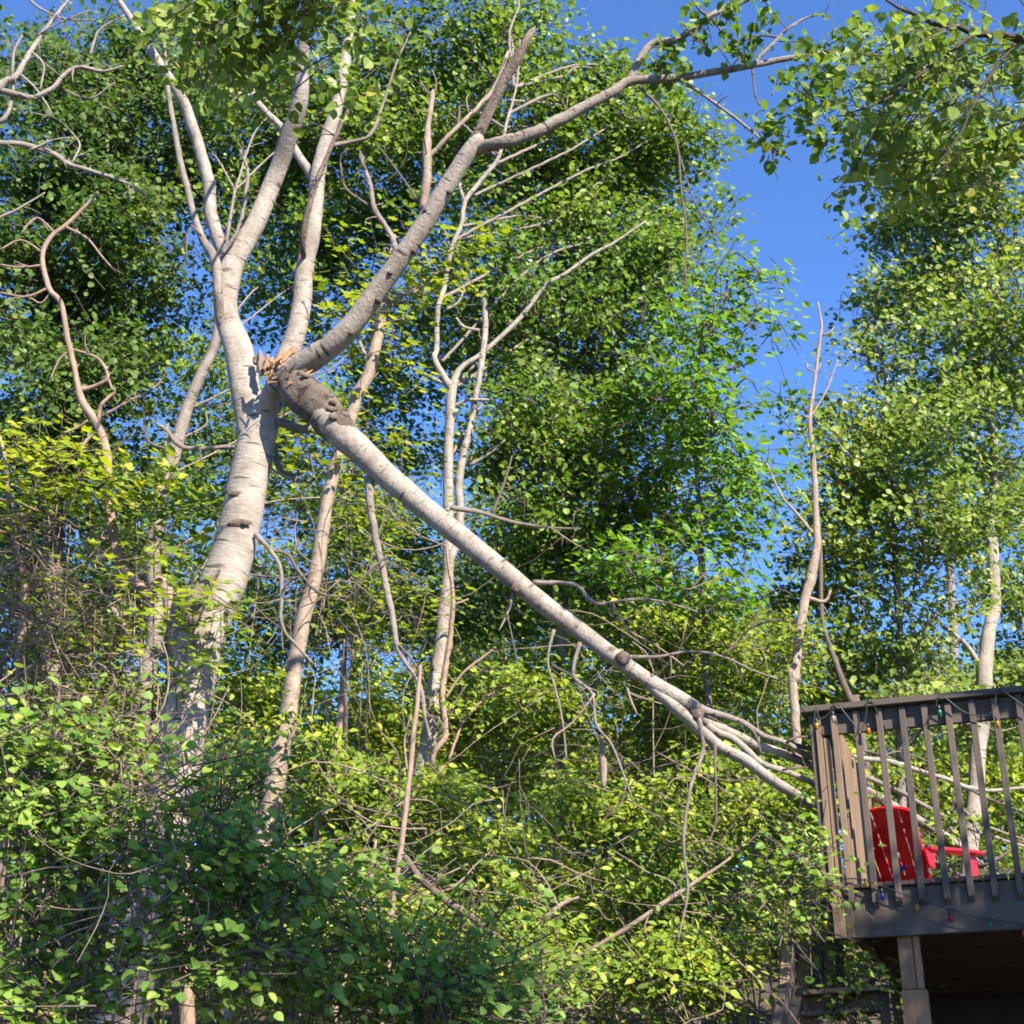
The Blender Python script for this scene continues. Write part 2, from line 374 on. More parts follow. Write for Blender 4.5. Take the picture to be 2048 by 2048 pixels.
def clump_leaves(cent, out_dir, per, R, flat, size, up_bias, rand, sun_bias=0.0):
    """leaves of clumps: cent (m,3) -> positions, normals, axes"""
    m = len(cent); n = m * per
    c = np.repeat(cent, per, 0); od = np.repeat(out_dir, per, 0)
    t = rng.uniform(-1, 1, (n, 1))
    off = rng.normal(0, 0.45, (n, 3)) * np.array([1, 1, flat])
    pos = c + R * (od * t * 0.9 + off) - np.array([0, 0, 0.10]) * (t ** 2) * R
    nr = rand_unit(n) * rand + np.array([0, 0, up_bias]) + S * sun_bias
    ax = unit(off + od * 0.6 + np.array([0, 0, -0.45])) + rand_unit(n) * 0.35
    sz = size * rng.uniform(0.5, 1.12, n)
    return pos, nr, ax, sz
STYLE = {  # kind, leaf size, clump radius, leaves per clump, flatten, up, rand, sun
    'aspen': ('round', 0.075, 0.17, 13, 0.8, 0.22, 0.62, 0.55),
    'aspennear': ('roundfine', 0.076, 0.18, 12, 0.8, 0.2, 0.8, 0.45),
    'far': ('small', 0.10, 0.38, 16, 0.9, 0.3, 0.75, 0.5),
    'elm': ('oval', 0.11, 0.22, 11, 0.6, 0.5, 0.6, 0.4),
    'maple': ('maple', 0.10, 0.22, 10, 0.35, 0.7, 0.45, 0.45),
    'shrub': ('oval', 0.075, 0.16, 13, 0.55, 0.5, 0.6, 0.5),
    'fine': ('small', 0.062, 0.18, 15, 0.7, 0.4, 0.65, 0.5),
    'roundbig': ('roundfine', 0.085, 0.24, 10, 0.6, 0.5, 0.55, 0.45),
}
def blob_clumps(blobs, cov, style, scale=1.0):
    """blobs rows: px,py,rx,ry,Y,dY[,cov]; returns clump centres and outward directions"""
    kind, sz, R, per, *_ = STYLE[style]; sz *= scale
    C, D = [], []
    for b in blobs:
        px, py, rx, ry, Y, dY = b[:6]; cv = b[6] if len(b) > 6 else cov
        s = S_at(px, py, Y); lp = sz * F / s
        nl = 1.6 * cv * pi * rx * ry / (0.30 * lp * lp)
        n = max(4, int(nl / per))
        c0 = P(px, py, Y); rm = np.array([rx * s / F, dY, ry * s / F])
        kc = max(3, n // 16); w = rand_unit(kc) * (rng.random((kc, 1)) ** 0.42)
        u = w[rng.integers(0, kc, n)]
        jit = rng.normal(0, 1, (n, 3)) * np.array([0.25, 0.25, 0.10]) * min(1.0, rm.mean() / 0.7)
        lone = rng.random((n, 1)) < 0.06
        u = np.where(lone, rand_unit(n) * rng.random((n, 1)) ** .4, u)
        c = c0 + u * rm + jit
        # uneven: push into sprays along the vertical so the crown breaks into layers
        d = unit(u * np.array([1, 1, 0.7]) + rand_unit(n) * 0.7 + np.array([0, 0, 0.15]))
        C.append(c); D.append(d)
    return np.vstack(C), np.vstack(D)
def prisms(a, b, r0, r1):
    """vectorised 3-sided twigs from a to b"""
    n = len(a); d = unit(b - a); h = np.where(np.abs(d[:, 2:3]) < 0.9, np.array([[0, 0, 1.0]]), np.array([[1.0, 0, 0]]))
    e1 = unit(np.cross(d, h)); e2 = np.cross(d, e1); V = np.zeros((n, 6, 3))
    for k in range(3):
        w = e1 * cos(k * 2 * pi / 3) + e2 * sin(k * 2 * pi / 3)
        V[:, k] = a + w * r0; V[:, 3 + k] = b + w * r1
    fl = np.array([0, 1, 4, 3, 1, 2, 5, 4, 2, 0, 3, 5]); base = (np.arange(n) * 6)[:, None]
    flat = (fl[None] + base).ravel(); starts = np.arange(n * 3) * 4
    uv = np.tile(np.array([[0, 0], [.3, 0], [.3, .2], [0, .2]]), (n * 3, 1)) + np.repeat(rng.random((n * 3, 1)) * 9, 4, 0)
    return V.reshape(-1, 3), flat, starts, uv
NLEAF = [0]
def foliage(parent, blobs, cov, style, mat, scale=1.0, name='foliage', twigs=True, twig_mat=None, per=None, Rs=1.0, sun=None):
    kind, sz, R, pr, flat, up, rd, sb = STYLE[style]; sz *= scale; R *= Rs
    if sun is not None: sb = sun
    c, d = blob_clumps(blobs, cov, style, scale)
    pos, nr, ax, s = clump_leaves(c, d, per or pr, R, flat, sz, up, rd, sb)
    NLEAF[0] += len(pos)
    o = link(name, mesh_np(name, *leaves_data(pos, nr, ax, s, kind), smooth=False), mat, parent, 'stuff')
    if twigs:
        t = link('twigs', mesh_np('twigs', *prisms(c - d * R * 1.5 - np.array([0, 0, .06]), c + d * R * 0.9, 0.005, 0.0025)), twig_mat or B_TWIG, parent, 'stuff')
    return o
def crown_branches(parent, stem_px, blobs, Y, mat, per_blob=2, w0=7, w1=2, name='branch'):
    """limbs that leave the traced stem and run out into the crown"""
    st = catmull(px_path(stem_px, Y), 0.15)
    for b in blobs:
        c0 = P(b[0], b[1], b[4]); s = S_at(b[0], b[1], b[4])
        for k in range(per_blob):
            u = rand_unit(1)[0] * 0.75
            e = c0 + u * np.array([b[2] * s / F, b[5], b[3] * s / F])
            dh = np.linalg.norm(st[:, :2] - e[:2], axis=1)
            a = st[np.argmin(np.abs((e[2] - st[:, 2]) - dh * random.uniform(.5, 1.1)) + rng.random(len(st)) * .4)][:3]
            m1 = a * 0.6 + e * 0.4 + rng.normal(0, 0.12, 3) + np.array([0, 0, 0.10]); m2 = a * 0.25 + e * 0.75 + rng.normal(0, 0.15, 3)
            q = s / F * 0.5
            wpath(name, [[*a, w0 * q], [*m1, (w0 * .7 + w1 * .3) * q], [*m2, (w0 * .35 + w1 * .65) * q], [*e, w1 * q]], mat, parent, 6, 0.10)
def single_leaves(parent, pos, nr, ax, sz, kind, mat, variants=6):
    """big near leaves, each a part of its own, sharing a few meshes"""
    T, Fc = TEMPL[kind]; ms = []
    for v in range(variants):
        Tv = T.copy(); Tv[:, 0] *= random.uniform(0.88, 1.12); Tv[:, 2] *= random.uniform(0.4, 2.2); Tv += np.random.default_rng(v).normal(0, 0.02, T.shape)
        me = bpy.data.meshes.new('leaf'); me.from_pydata(Tv.tolist(), [], Fc); me.materials.append(mat); ms.append(me)
    nr = unit(nr); ax = unit(ax - nr * np.sum(ax * nr, 1, keepdims=True)); b = np.cross(ax, nr)
    inv = Matrix.Translation(-Vector(parent.location))
    for i in range(len(pos)):
        o = bpy.data.objects.new('leaf', ms[i % variants]); COL.objects.link(o); o.parent = parent; o.matrix_parent_inverse = inv
        k = sz[i]
        o.matrix_basis = Matrix(((b[i][0] * k, ax[i][0] * k, nr[i][0] * k, pos[i][0]), (b[i][1] * k, ax[i][1] * k, nr[i][1] * k, pos[i][1]), (b[i][2] * k, ax[i][2] * k, nr[i][2] * k, pos[i][2]), (0, 0, 0, 1)))
def near_foliage(parent, blobs, cov, style, mat, n_single=300, scale=1.0, lift=None):
    """foliage whose largest leaves in view are single parts, the rest one mesh"""
    kind, sz, R, pr, flat, up, rd, sb = STYLE[style]; sz *= scale
    c, d = blob_clumps(blobs, cov, style, scale)
    pos, nr, ax, s = clump_leaves(c, d, pr, R, flat, sz, up, rd, sb)
    NLEAF[0] += len(pos)
    rel = pos - CAM; dep = rel @ FW; x = rel @ RT / dep * F + 1024; y = -(rel @ UP) / dep * F + 1024
    score = s / dep * ((x > 0) & (x < 2048) & (y > 0) & (y < 2048)) * rng.uniform(0.7, 1.0, len(s))
    idx = np.argsort(-score); a, r = idx[:n_single], idx[n_single:]
    single_leaves(parent, pos[a], nr[a], ax[a], s[a], kind, mat)
    link('foliage', mesh_np('foliage', *leaves_data(pos[r], nr[r], ax[r], s[r], kind), smooth=False), mat, parent, 'stuff')
    link('twigs', mesh_np('twigs', *prisms(c - d * R * 1.6, c + d * R * 0.9, 0.005, 0.002)), B_TWIG, parent, 'stuff')

# ------------------------------------------------------------------ the setting: ground
def build_ground():
    xs = np.concatenate([np.linspace(-300, -30, 10), np.linspace(-26, 26, 60), np.linspace(30, 300, 10)])
    ys = np.concatenate([np.linspace(-200, -12, 8), np.linspace(-10, 40, 70), np.linspace(45, 500, 14)])
    V = [[x, y, ground_z(x, y) + (0.05 * random.random() if abs(x) < 30 else 0)] for y in ys for x in xs]
    nx = len(xs); q = [[j * nx + i, j * nx + i + 1, (j + 1) * nx + i + 1, (j + 1) * nx + i] for j in range(len(ys) - 1) for i in range(nx - 1)]
    me = bpy.data.meshes.new('ground'); me.from_pydata(V, [], q)
    for p in me.polygons: p.use_smooth = True
    tag(link('ground', me, M_SOIL), 'shaded leaf litter soil under the undergrowth', kind='structure')
build_ground()

# ------------------------------------------------------------------ the broken aspen
YM = 9.0
TR = [(245, 2048, 100), (300, 1800, 99), (350, 1560, 97), (376, 1400, 96), (413, 1250, 94), (454, 1150, 93), (482, 1040, 85), (509, 900, 79), (520, 850, 74), (524, 820, 60)]
main = empty('broken_aspen', base_of(TR, YM), 'tall pale aspen with a splintered fork and a thick sunlit leaning trunk', 'tree')
trk = trunk('trunk', TR, YM, B_ASPEN, main, 24, 0.015, step=0.06)
limb('limb', [(508, 880, 62), (496, 800, 58), (477, 703, 55), (455, 640, 47), (452, 590, 46), (460, 540, 48), (474, 510, 44), (505, 460, 38), (548, 362, 34), (585, 255, 33, 8.8), (602, 190, 30, 8.7), (605, 110, 25, 8.6), (614, 20, 18, 8.4), (622, -60, 12, 8.2)], YM, B_ASPEN, main, 16, 0.03)
limb('limb', [(458, 545, 34), (446, 507, 30), (424, 435, 28), (417, 362, 27), (398, 297, 25), (373, 217, 24), (350, 174, 22), (320, 127, 20), (290, 83, 17), (261, 36, 14), (232, -10, 10)], YM, B_ASPEN, main, 12, 0.04)
limb('limb', [(452, 668, 22, 9.0), (440, 630, 20, 8.93), (436, 580, 20), (430, 522, 21), (402, 471, 16), (384, 417, 14), (362, 326, 13), (348, 254, 11), (337, 181, 9), (330, 109, 8), (322, 40, 5)], YM - .15, B_GREY, main, 10, 0.05)
limb('limb', [(556, 752, 40), (574, 712, 45), (594, 660, 42), (604, 600, 40), (609, 543, 37), (622, 471, 38), (632, 398, 33), (640, 326, 30), (667, 235, 27), (685, 163, 24), (697, 80, 20), (705, 20, 16), (712, -50, 10)], YM + .25, B_ASPEN, main, 14, 0.03)
RL = [(520, 888, 50), (535, 818, 41), (552, 772, 40), (588, 741, 47), (628, 714, 47), (680, 676, 44), (728, 617, 41), (771, 558, 38), (825, 482, 36), (872, 409, 34), (912, 344, 32), (944, 294, 30), (958, 270, 22)]
RT_ = [(930, 318, 26), (946, 290, 25), (959, 268, 23), (988, 203, 22), (1017, 145, 22), (1042, 105, 20), (1060, 69, 13)]
RLp = [(a, b, c, (9.05, 8.93, 8.82)[i] if i < 3 else YM - 0.25 - 0.9 * max(0, (a - 560) / 500)) for i, (a, b, c) in enumerate(RL)]
limb('limb', RLp, YM, B_ASPEN, main, 18, 0.035, step=0.06, ridge=0.03)
limb('dead_top', [(a, b, c, YM - 0.25 - 0.9 * (a - 560) / 500) for a, b, c in RT_], YM, B_ROUGH, main, 14, 0.06, jag=0.08, step=0.05, ridge=0.12)
YL = 8.2
limb('limb', [(940, 306, 24, 8.1), (968, 294, 26, 8.05), (1006, 286, 26), (1060, 268, 25), (1115, 243, 24), (1169, 214, 22), (1223, 185, 20), (1260, 163, 19), (1349, 156, 16), (1457, 139, 14), (1507, 130, 13), (1602, 112, 11), (1674, 101, 9), (1712, 94, 5)], 8.0, B_GREY, main, 10, 0.05)
limb('branch', [(1258, 166, 17), (1278, 123, 16), (1307, 94, 15), (1348, 75, 14), (1420, 33, 13), (1493, 0, 11), (1560, -30, 8)], 8.0, B_GREY, main, 9, 0.06)
limb('branch', [(848, 420, 18), (851, 380, 18), (854, 308, 18), (857, 254, 12), (860, 225, 11), (865, 190, 9)], 8.35, B_DEAD, main, 9, 0.08, jag=0.05)
limb('branch', [(855, 316, 11), (905, 261, 10), (948, 217, 10), (988, 163, 11), (1013, 112, 8)], 8.35, B_DEAD, main, 8, 0.1, jag=0.05)
limb('branch', [(634, 368, 16), (612, 346, 19), (587, 300, 17), (558, 246, 16), (514, 195, 14), (495, 145, 12), (484, 105, 8)], 9.3, B_ASPEN, main, 8, 0.08)
limb('branch', [(510, 195, 10), (470, 184, 9), (432, 173, 7)], 9.3, B_ASPEN, main, 7, 0.08)
limb('branch', [(612, 520, 10, 9.24), (608, 496, 14, 9.08), (616, 416, 12), (660, 311, 10), (690, 240, 8), (712, 190, 5)], 8.95, B_ROUGH, main, 7, 0.08)
for pth, y in [
    ([(1362, 160, 9), (1402, 199, 7), (1457, 235, 6), (1529, 283, 5), (1583, 322, 3)], 8.0),
    ([(1504, 130, 6), (1511, 195, 4), (1529, 221, 3)], 8.0),
    ([(1507, 128, 10), (1562, 76, 7), (1609, 40, 5), (1650, 28, 3)], 8.0),
    ([(1558, 74, 5), (1520, 72, 4), (1486, 82, 3)], 8.0),
    ([(1278, 172, 8), (1325, 217, 6), (1354, 290, 5), (1365, 380, 4), (1369, 471, 4), (1372, 560, 3), (1390, 640, 2)], 8.0),
    ([(1356, 300, 4), (1385, 400, 3), (1420, 450, 3), (1455, 495, 2)], 8.0),
    ([(1420, 33, 7), (1400, 20, 6), (1386, 0, 5)], 8.0),
    ([(1424, 36, 5), (1440, 60, 4), (1453, 70, 3)], 8.0),
    ([(839, 408, 6), (807, 362, 4), (752, 286, 3)], 8.4),
    ([(915, 258, 6), (917, 230, 5), (919, 212, 4)], 8.35),
    ([(650, 292, 9, 9.25), (684, 288, 9), (734, 268, 8), (770, 203, 7), (796, 127, 5), (821, 65, 4)], 9.4),
    ([(792, 540, 12, 8.55), (774, 482, 12), (756, 428, 11), (734, 373, 9), (720, 312, 7)], 9.3),
    ([(752, 420, 7), (694, 380, 5), (680, 326, 4)], 9.3),
    ([(500, 899, 10), (467, 900, 10), (399, 901, 9), (355, 894, 9), (326, 865, 8), (312, 847, 6)], 9.0),
    ([(340, 901, 6), (301, 883, 6), (290, 854, 5), (286, 810, 4)], 9.0),
    ([(553, 844, 18), (592, 844, 17), (622, 850, 11)], 8.95),
    ([(549, 915, 9), (570, 950, 12), (607, 964, 9)], 9.0),
    ([(552, 890, 6), (566, 935, 7), (590, 950, 4)], 8.95),
    ([(510, 1068, 10), (543, 1104, 9), (562, 1151, 8), (565, 1241, 7), (594, 1289, 6), (627, 1328, 4)], 8.9),
    ([(540, 1101, 7), (580, 1115, 7), (601, 1151, 7), (641, 1187, 6), (700, 1194, 4)], 8.9),
    ([(402, 471, 6), (380, 450, 5), (372, 520, 3)], 8.8),
    ([(445, 508, 9), (480, 470, 8), (490, 400, 8), (490, 340, 7), (480, 300, 5)], 8.9),
]:
    limb('branch', pth, y, B_GREY if pth[0][2] > 8 else B_TWIG, main, 7, 0.10)
# broken stub low on the trunk
limb('broken_stub', [(378, 1250, 42), (398, 1195, 40), (416, 1168, 26), (432, 1150, 9)], 8.78, B_ROUGH, main, 12, 0.10, jag=0.05)
# bark scars, knots
def knot(px, py, w, h, Y, sd):
    s = S_at(px, py, Y); blob('knot', P(px, py, Y), (w * s / F / 2, h * s / F / 2, 0.013), M_KNOT, main, normal=(-RT * 0.0 - np.array([0.05, 1, 0.05])), seed=sd, rough=0.16, sub=3)
knot(468, 987, 30, 12, YM - .126, 1); knot(478, 1046, 46, 16, YM - .134, 2); knot(488, 1046, 12, 12, YM - .146, 3)
RW = catmull(px_path(RLp, YM), .03)
def limb_knot(i_frac, side, sz, sd):
    q = RW[int(len(RW) * i_frac)]; t = RW[min(len(RW) - 1, int(len(RW) * i_frac) + 2)][:3] - q[:3]
    b = unit(np.cross(t, [0, -1, 0])); nrm = unit(np.array([0, -1, 0]) * (1 - abs(side)) + b * side)
    blob('knot', q[:3] + nrm * q[3] * .93, (sz, sz * .8, .018), M_KNOT, main, normal=nrm, seed=sd, rough=.16, sub=3)
for k, (fr, sd_, sz) in enumerate([(.17, -.1, .032), (.34, -.6, .026), (.40, .55, .022), (.5, .7, .03), (.58, .3, .02), (.66, .75, .024), (.75, -.3, .018), (.83, .6, .022)]): limb_knot(fr, sd_, sz, 60 + k)
knot(462, 1210, 12, 10, YM - .15, 12)
# torn wood at the fork: shards, each a splinter of its own
def shard(a, b, w, mat, name='splinter'):
    a, b = np.array(a), np.array(b); d = b - a; L = np.linalg.norm(d); d = d / L
    e1 = unit(np.cross(d, [0, 1, 0.2])); e2 = np.cross(d, e1)
    V = []
    for t, ww in ((0, 1.0), (0.35, 0.9), (0.7, 0.55), (0.93, 0.16)):
        for k in range(5):
            an = k * 2 * pi / 5; rr = w * ww * random.uniform(0.7, 1.2)
            V.append(a + d * L * (t + random.uniform(-.03, .03)) + e1 * cos(an) * rr + e2 * sin(an) * rr * 0.6)
    Fc = [[i * 5 + k, i * 5 + (k + 1) % 5, (i + 1) * 5 + (k + 1) % 5, (i + 1) * 5 + k] for i in range(3) for k in range(5)] + [[15, 16, 17, 18, 19], [4, 3, 2, 1, 0]]
    me = bpy.data.meshes.new(name); me.from_pydata([v.tolist() for v in V], [], Fc); link(name, me, mat, main)
for (x0, y0, x1, y1, wd, Y) in [(530, 740, 548, 712, 9, 8.72), (540, 738, 570, 705, 9, 8.7), (552, 728, 590, 700, 8, 8.72), (560, 720, 604, 696, 7, 8.74), (536, 735, 535, 706, 8, 8.8), (566, 716, 590, 690, 6, 8.78), (545, 726, 577, 700, 5, 8.66),
                            (590, 762, 628, 738, 6, 8.62), (594, 760, 650, 731, 4, 8.66), (588, 768, 612, 745, 8, 8.64), (600, 758, 640, 742, 3, 8.6)]:
    s = S_at(x0, y0, Y); shard(P(x0, y0, Y), P(x1, y1, Y), wd * s / F, M_SPLIT)
for (x0, y0, x1, y1, wd, Y) in [(528, 742, 519, 698, 15, 8.85), (512, 728, 524, 702, 11, 8.88), (566, 790, 570, 820, 9, 8.72), (524, 750, 516, 720, 6, 8.74), (560, 800, 556, 830, 7, 8.75), (548, 760, 540, 738, 8, 8.70)]:
    s = S_at(x0, y0, Y); shard(P(x0, y0, Y), P(x1, y1, Y), wd * s / F, B_ROUGH, 'torn_bark')
for k in range(34):
    x0, y0 = random.uniform(528, 600), random.uniform(725, 775); an = random.uniform(-1.0, .1) if k % 3 else random.uniform(-2.2, -1.2); ln = random.uniform(14, 42); Y = random.uniform(8.6, 8.8)
    s = S_at(x0, y0, Y); shard(P(x0, y0, Y), P(x0 + cos(an) * ln, y0 + sin(an) * ln, Y + random.uniform(-.08, .05)), random.uniform(1.2, 3.2) * s / F, M_SPLIT if k % 4 else M_ROTBARK)
# leafy top of the aspen, reaching over towards the viewer
for pth in [[(622, -60, 10, 8.2), (560, -20, 7, 7.2), (480, 40, 4, 6.2)], [(712, -50, 9, 9.2), (660, -10, 7, 7.6), (590, 60, 4, 6.4)], [(322, 40, 5, 8.85), (380, 20, 5, 7.4), (440, 60, 3, 6.3)]]:
    limb('branch', pth, 8, B_TWIG, main, 7, 0.08)
near_foliage(main, [(470, 40, 120, 75, 6.3, 0.6), (590, 60, 130, 70, 6.5, 0.6), (540, 10, 160, 60, 6.4, 0.6), (380, 60, 70, 60, 6.6, 0.5), (440, 120, 70, 45, 6.4, .4, 1.0), (600, 110, 60, 35, 6.4, .4, .9), (690, 25, 60, 50, 6.8, .5, 1.0)], 1.7, 'aspennear', L_PALE, 300)
foliage(main, [(1620, 105, 110, 60, 7.9, 0.5), (1590, 225, 75, 55, 7.9, .4), (1640, 180, 80, 70, 7.9, .4), (1500, 55, 45, 40, 7.9, .3, 0.6), (1470, 95, 35, 22, 7.9, .2, .6), (1430, 20, 40, 26, 7.9, .3, .7), (1395, 60, 30, 30, 7.9, .3, .6), (1340, 100, 40, 35, 7.9, .3, .6), (1320, 150, 30, 25, 8, .2, .5), (1710, 250, 60, 70, 7.8, .4, .9), (1700, 340, 40, 45, 7.8, .3, .5), (1550, 290, 30, 25, 7.9, .2, .6)], 0.75, 'aspennear', L_ASPEN, per=11, Rs=.55)

# ------------------------------------------------------------------ the fallen limb
fall = empty('fallen_limb', tuple(P(1957, 1729, 9.9)), 'long thick broken limb sloping from the splintered fork down onto the wooden deck', 'limb')
FL = [(574, 756, 36, 8.76), (590, 770, 60, 8.74), (608, 786, 68, 8.72), (638, 822, 68, 8.7), (672, 858, 64, 8.7), (710, 892, 60, 8.7), (745, 926, 56, 8.7), (789, 966, 51, 8.7), (861, 1025, 47, 8.7), (934, 1084, 45, 8.7), (1006, 1142, 43, 8.7), (1078, 1200, 41, 8.75), (1151, 1256, 38, 8.8), (1223, 1310, 35, 8.8), (1296, 1360, 32, 8.85), (1345, 1388, 31, 8.85), (1390, 1414, 28, 8.9)]
PUSH[0] = True
limb('limb', FL, 8.7, B_ASPEN, fall, 22, 0.018, jag=0.0, step=0.06)
limb('limb', [(1380, 1410, 24, 8.9), (1420, 1424, 16, 8.95), (1475, 1440, 12, 9), (1529, 1471, 11, 9), (1573, 1486, 11, 9), (1627, 1518, 12, 9.05), (1726, 1552, 11, 9.15), (1799, 1583, 10, 9.2), (1860, 1617, 9, 9.3), (1945, 1659, 8, 9.4), (2060, 1697, 7, 9.6)], 9, B_GREY, fall, 9, 0.05)
limb('limb', [(1385, 1420, 24, 8.95), (1420, 1448, 20, 9), (1457, 1464, 20, 9), (1511, 1489, 18, 9.05), (1565, 1507, 16, 9.1), (1627, 1533, 16, 9.2), (1731, 1580, 18, 9.35), (1787, 1613, 19, 9.45), (1848, 1647, 18, 9.6), (1908, 1685, 16, 9.75), (1957, 1729, 12, 9.9)], 9, B_ASPEN, fall, 10, 0.04)
limb('limb', [(1300, 1372, 20, 8.85), (1348, 1413, 24, 8.85), (1384, 1446, 24), (1439, 1493, 24), (1493, 1522, 23), (1536, 1554, 22), (1580, 1583, 21, 8.95), (1638, 1616, 20, 9.1), (1720, 1668, 17, 9.3), (1800, 1715, 13, 9.5), (1860, 1745, 9, 9.7)], 8.9, B_ASPEN, fall, 10, 0.05)
limb('limb', [(1415, 1450, 16), (1439, 1466, 15), (1468, 1478, 14), (1522, 1525, 12), (1565, 1540, 11), (1631, 1569, 11), (1720, 1620, 9, 9.2), (1800, 1680, 6, 9.4)], 8.98, B_ASPEN, fall, 8, 0.06)
limb('limb', [(1560, 1482, 9, 9.05), (1640, 1502, 10, 9.15), (1721, 1516, 11, 9.3), (1787, 1525, 11, 9.4), (1848, 1545, 11, 9.5), (1896, 1559, 10, 9.6), (1933, 1574, 10, 9.7), (1981, 1581, 8, 9.9), (2060, 1574, 7, 10)], 9.1, B_ASPEN, fall, 8, 0.06)
for pth in [
    [(738, 955, 20), (745, 1042, 15), (760, 1133, 14), (774, 1223, 13), (800, 1289, 11), (832, 1368, 9), (850, 1430, 8), (862, 1480, 6)],
    [(776, 1110, 6), (735, 1150, 5), (700, 1182, 3)], [(798, 1290, 5), (830, 1330, 5), (842, 1380, 3)],
    [(900, 1016, 11), (970, 1028, 9), (1024, 1046, 8), (1097, 1055, 5), (1162, 1057, 3)], [(985, 1028, 6), (1006, 966, 5), (1024, 912, 3)], [(1100, 1055, 4), (1140, 1080, 3), (1172, 1100, 2)],
    [(1066, 1165, 12), (1115, 1164, 9), (1151, 1176, 9), (1194, 1202, 8), (1260, 1200, 6), (1318, 1203, 5), (1395, 1224, 4)],
    [(1223, 1204, 5), (1260, 1260, 4), (1314, 1292, 4), (1368, 1332, 3)], [(1320, 1203, 4), (1325, 1240, 3), (1355, 1265, 2)],
    [(1031, 1170, 9), (1013, 1223, 5), (999, 1260, 3)], [(1013, 1223, 3), (1030, 1290, 3), (1040, 1350, 2)],
    [(1240, 1314, 12), (1314, 1314, 6), (1380, 1307, 5), (1446, 1312, 5), (1500, 1336, 4), (1555, 1358, 3)], [(1449, 1312, 5), (1493, 1267, 4), (1551, 1242, 4), (1580, 1245, 3)],
    [(1108, 1260, 8), (1100, 1325, 5), (1102, 1380, 5), (1122, 1440, 4), (1133, 1518, 3)], [(1104, 1330, 4), (1150, 1360, 3), (1190, 1420, 2)],
    [(1160, 1285, 9), (1151, 1350, 7), (1187, 1385, 6), (1195, 1450, 6), (1223, 1493, 5), (1252, 1573, 4), (1267, 1605, 3)], [(1252, 1570, 4), (1240, 1610, 3), (1195, 1628, 3)], [(1190, 1388, 5), (1145, 1440, 4), (1105, 1480, 4), (1110, 1520, 3)],
    [(1250, 1325, 6), (1256, 1385, 5), (1275, 1430, 3)],
    [(1396, 1425, 12), (1399, 1493, 9), (1391, 1565, 8), (1370, 1674, 7), (1373, 1783, 6), (1359, 1890, 5), (1362, 1964, 4)],
    [(1430, 1490, 7), (1435, 1565, 5), (1431, 1638, 4), (1417, 1692, 3)], [(1375, 1780, 4), (1410, 1790, 3), (1430, 1850, 3)], [(1368, 1690, 4), (1420, 1680, 4), (1470, 1700, 4), (1530, 1655, 4)],
    [(1362, 1870, 4), (1420, 1865, 3), (1490, 1858, 3)], [(1392, 1558, 4), (1350, 1556, 3), (1330, 1580, 2)],
    [(1385, 1540, 4), (1450, 1560, 3), (1510, 1555, 3)], [(1475, 1440, 5), (1510, 1470, 5), (1523, 1510, 4)],
    [(1573, 1486, 6), (1600, 1478, 5), (1640, 1480, 4)], [(1565, 1540, 5), (1590, 1532, 4), (1635, 1535, 4)],
    [(1760, 1600, 7, 9.4), (1830, 1690, 7, 9.5), (1900, 1740, 6, 9.6), (1960, 1760, 4, 9.7)], [(1850, 1650, 7, 9.5), (1930, 1700, 6, 9.6), (2000, 1735, 5, 9.7)], [(1908, 1600, 6, 9.6), (1960, 1640, 5, 9.7), (2050, 1680, 4, 9.8)],
    [(1933, 1574, 6, 9.7), (1975, 1600, 6, 9.8), (2050, 1625, 5, 9.9)], [(1870, 1660, 8, 9.7), (1890, 1640, 7, 9.8), (1940, 1700, 6, 9.8), (2010, 1760, 5, 9.9)], [(1960, 1735, 6, 9.7), (2000, 1710, 6, 9.7), (2050, 1680, 5, 9.7)],
    [(1750, 1520, 5, 9.35), (1800, 1500, 4, 9.4), (1870, 1530, 3, 9.4)], [(1700, 1500, 6, 9.2), (1750, 1505, 5, 9.3), (1810, 1530, 4, 9.4), (1890, 1560, 3, 9.5)],
]:
    limb('branch', pth, 8.72 if pth[0][0] < 1200 else 8.86, B_GREY if pth[0][2] >= 8 else B_DEAD if random.random() < .4 else B_TWIG, fall, 7, 0.10)
PUSH[0] = False
foliage(fall, [(1745, 1585, 24, 22, 11.0, .2), (1800, 1555, 22, 20, 11.2, .2), (1880, 1620, 24, 20, 11.5, .2), (1960, 1650, 24, 24, 11.6, .2), (2010, 1600, 24, 20, 11.6, .2), (1850, 1690, 24, 16, 11.6, .2), (1670, 1490, 18, 16, 9.8, .15)], .55, 'roundbig', L_SHRUB, .75, Rs=.5)
# torn thick bark at the broken end: a rough sleeve with ragged plates
limb('rough_bark', [(570, 752, 26, 8.78), (580, 762, 58, 8.74), (592, 772, 70, 8.71), (610, 790, 74, 8.70), (640, 820, 72, 8.69), (664, 846, 66, 8.70), (684, 866, 56, 8.7), (700, 880, 40, 8.7)], 8.7, B_RIDGE, fall, 34, 0.05, jag=0.10, step=0.025, ridge=0.07)
for i in range(26):
    t = random.random(); x = 590 + 95 * t + random.uniform(-6, 14); y = 762 + 92 * t - random.uniform(4, 26); Y = 8.63 + random.uniform(-.04, .03)
    s = S_at(x, y, Y); blob('bark_plate', P(x, y, Y), (random.uniform(14, 26) * s / F / 2, random.uniform(8, 14) * s / F / 2, 0.022), M_ROTBARK if i % 3 == 0 else B_RIDGE, fall, normal=(random.uniform(.2, .5), -.6, random.uniform(.5, .9)), seed=40 + i, rough=0.30, sub=2)
blob('knot', P(1246, 1316, 8.74), (0.042, 0.045, 0.03), M_KNOT, fall, normal=(0, -1, 0), seed=77, sub=3, rough=.15)
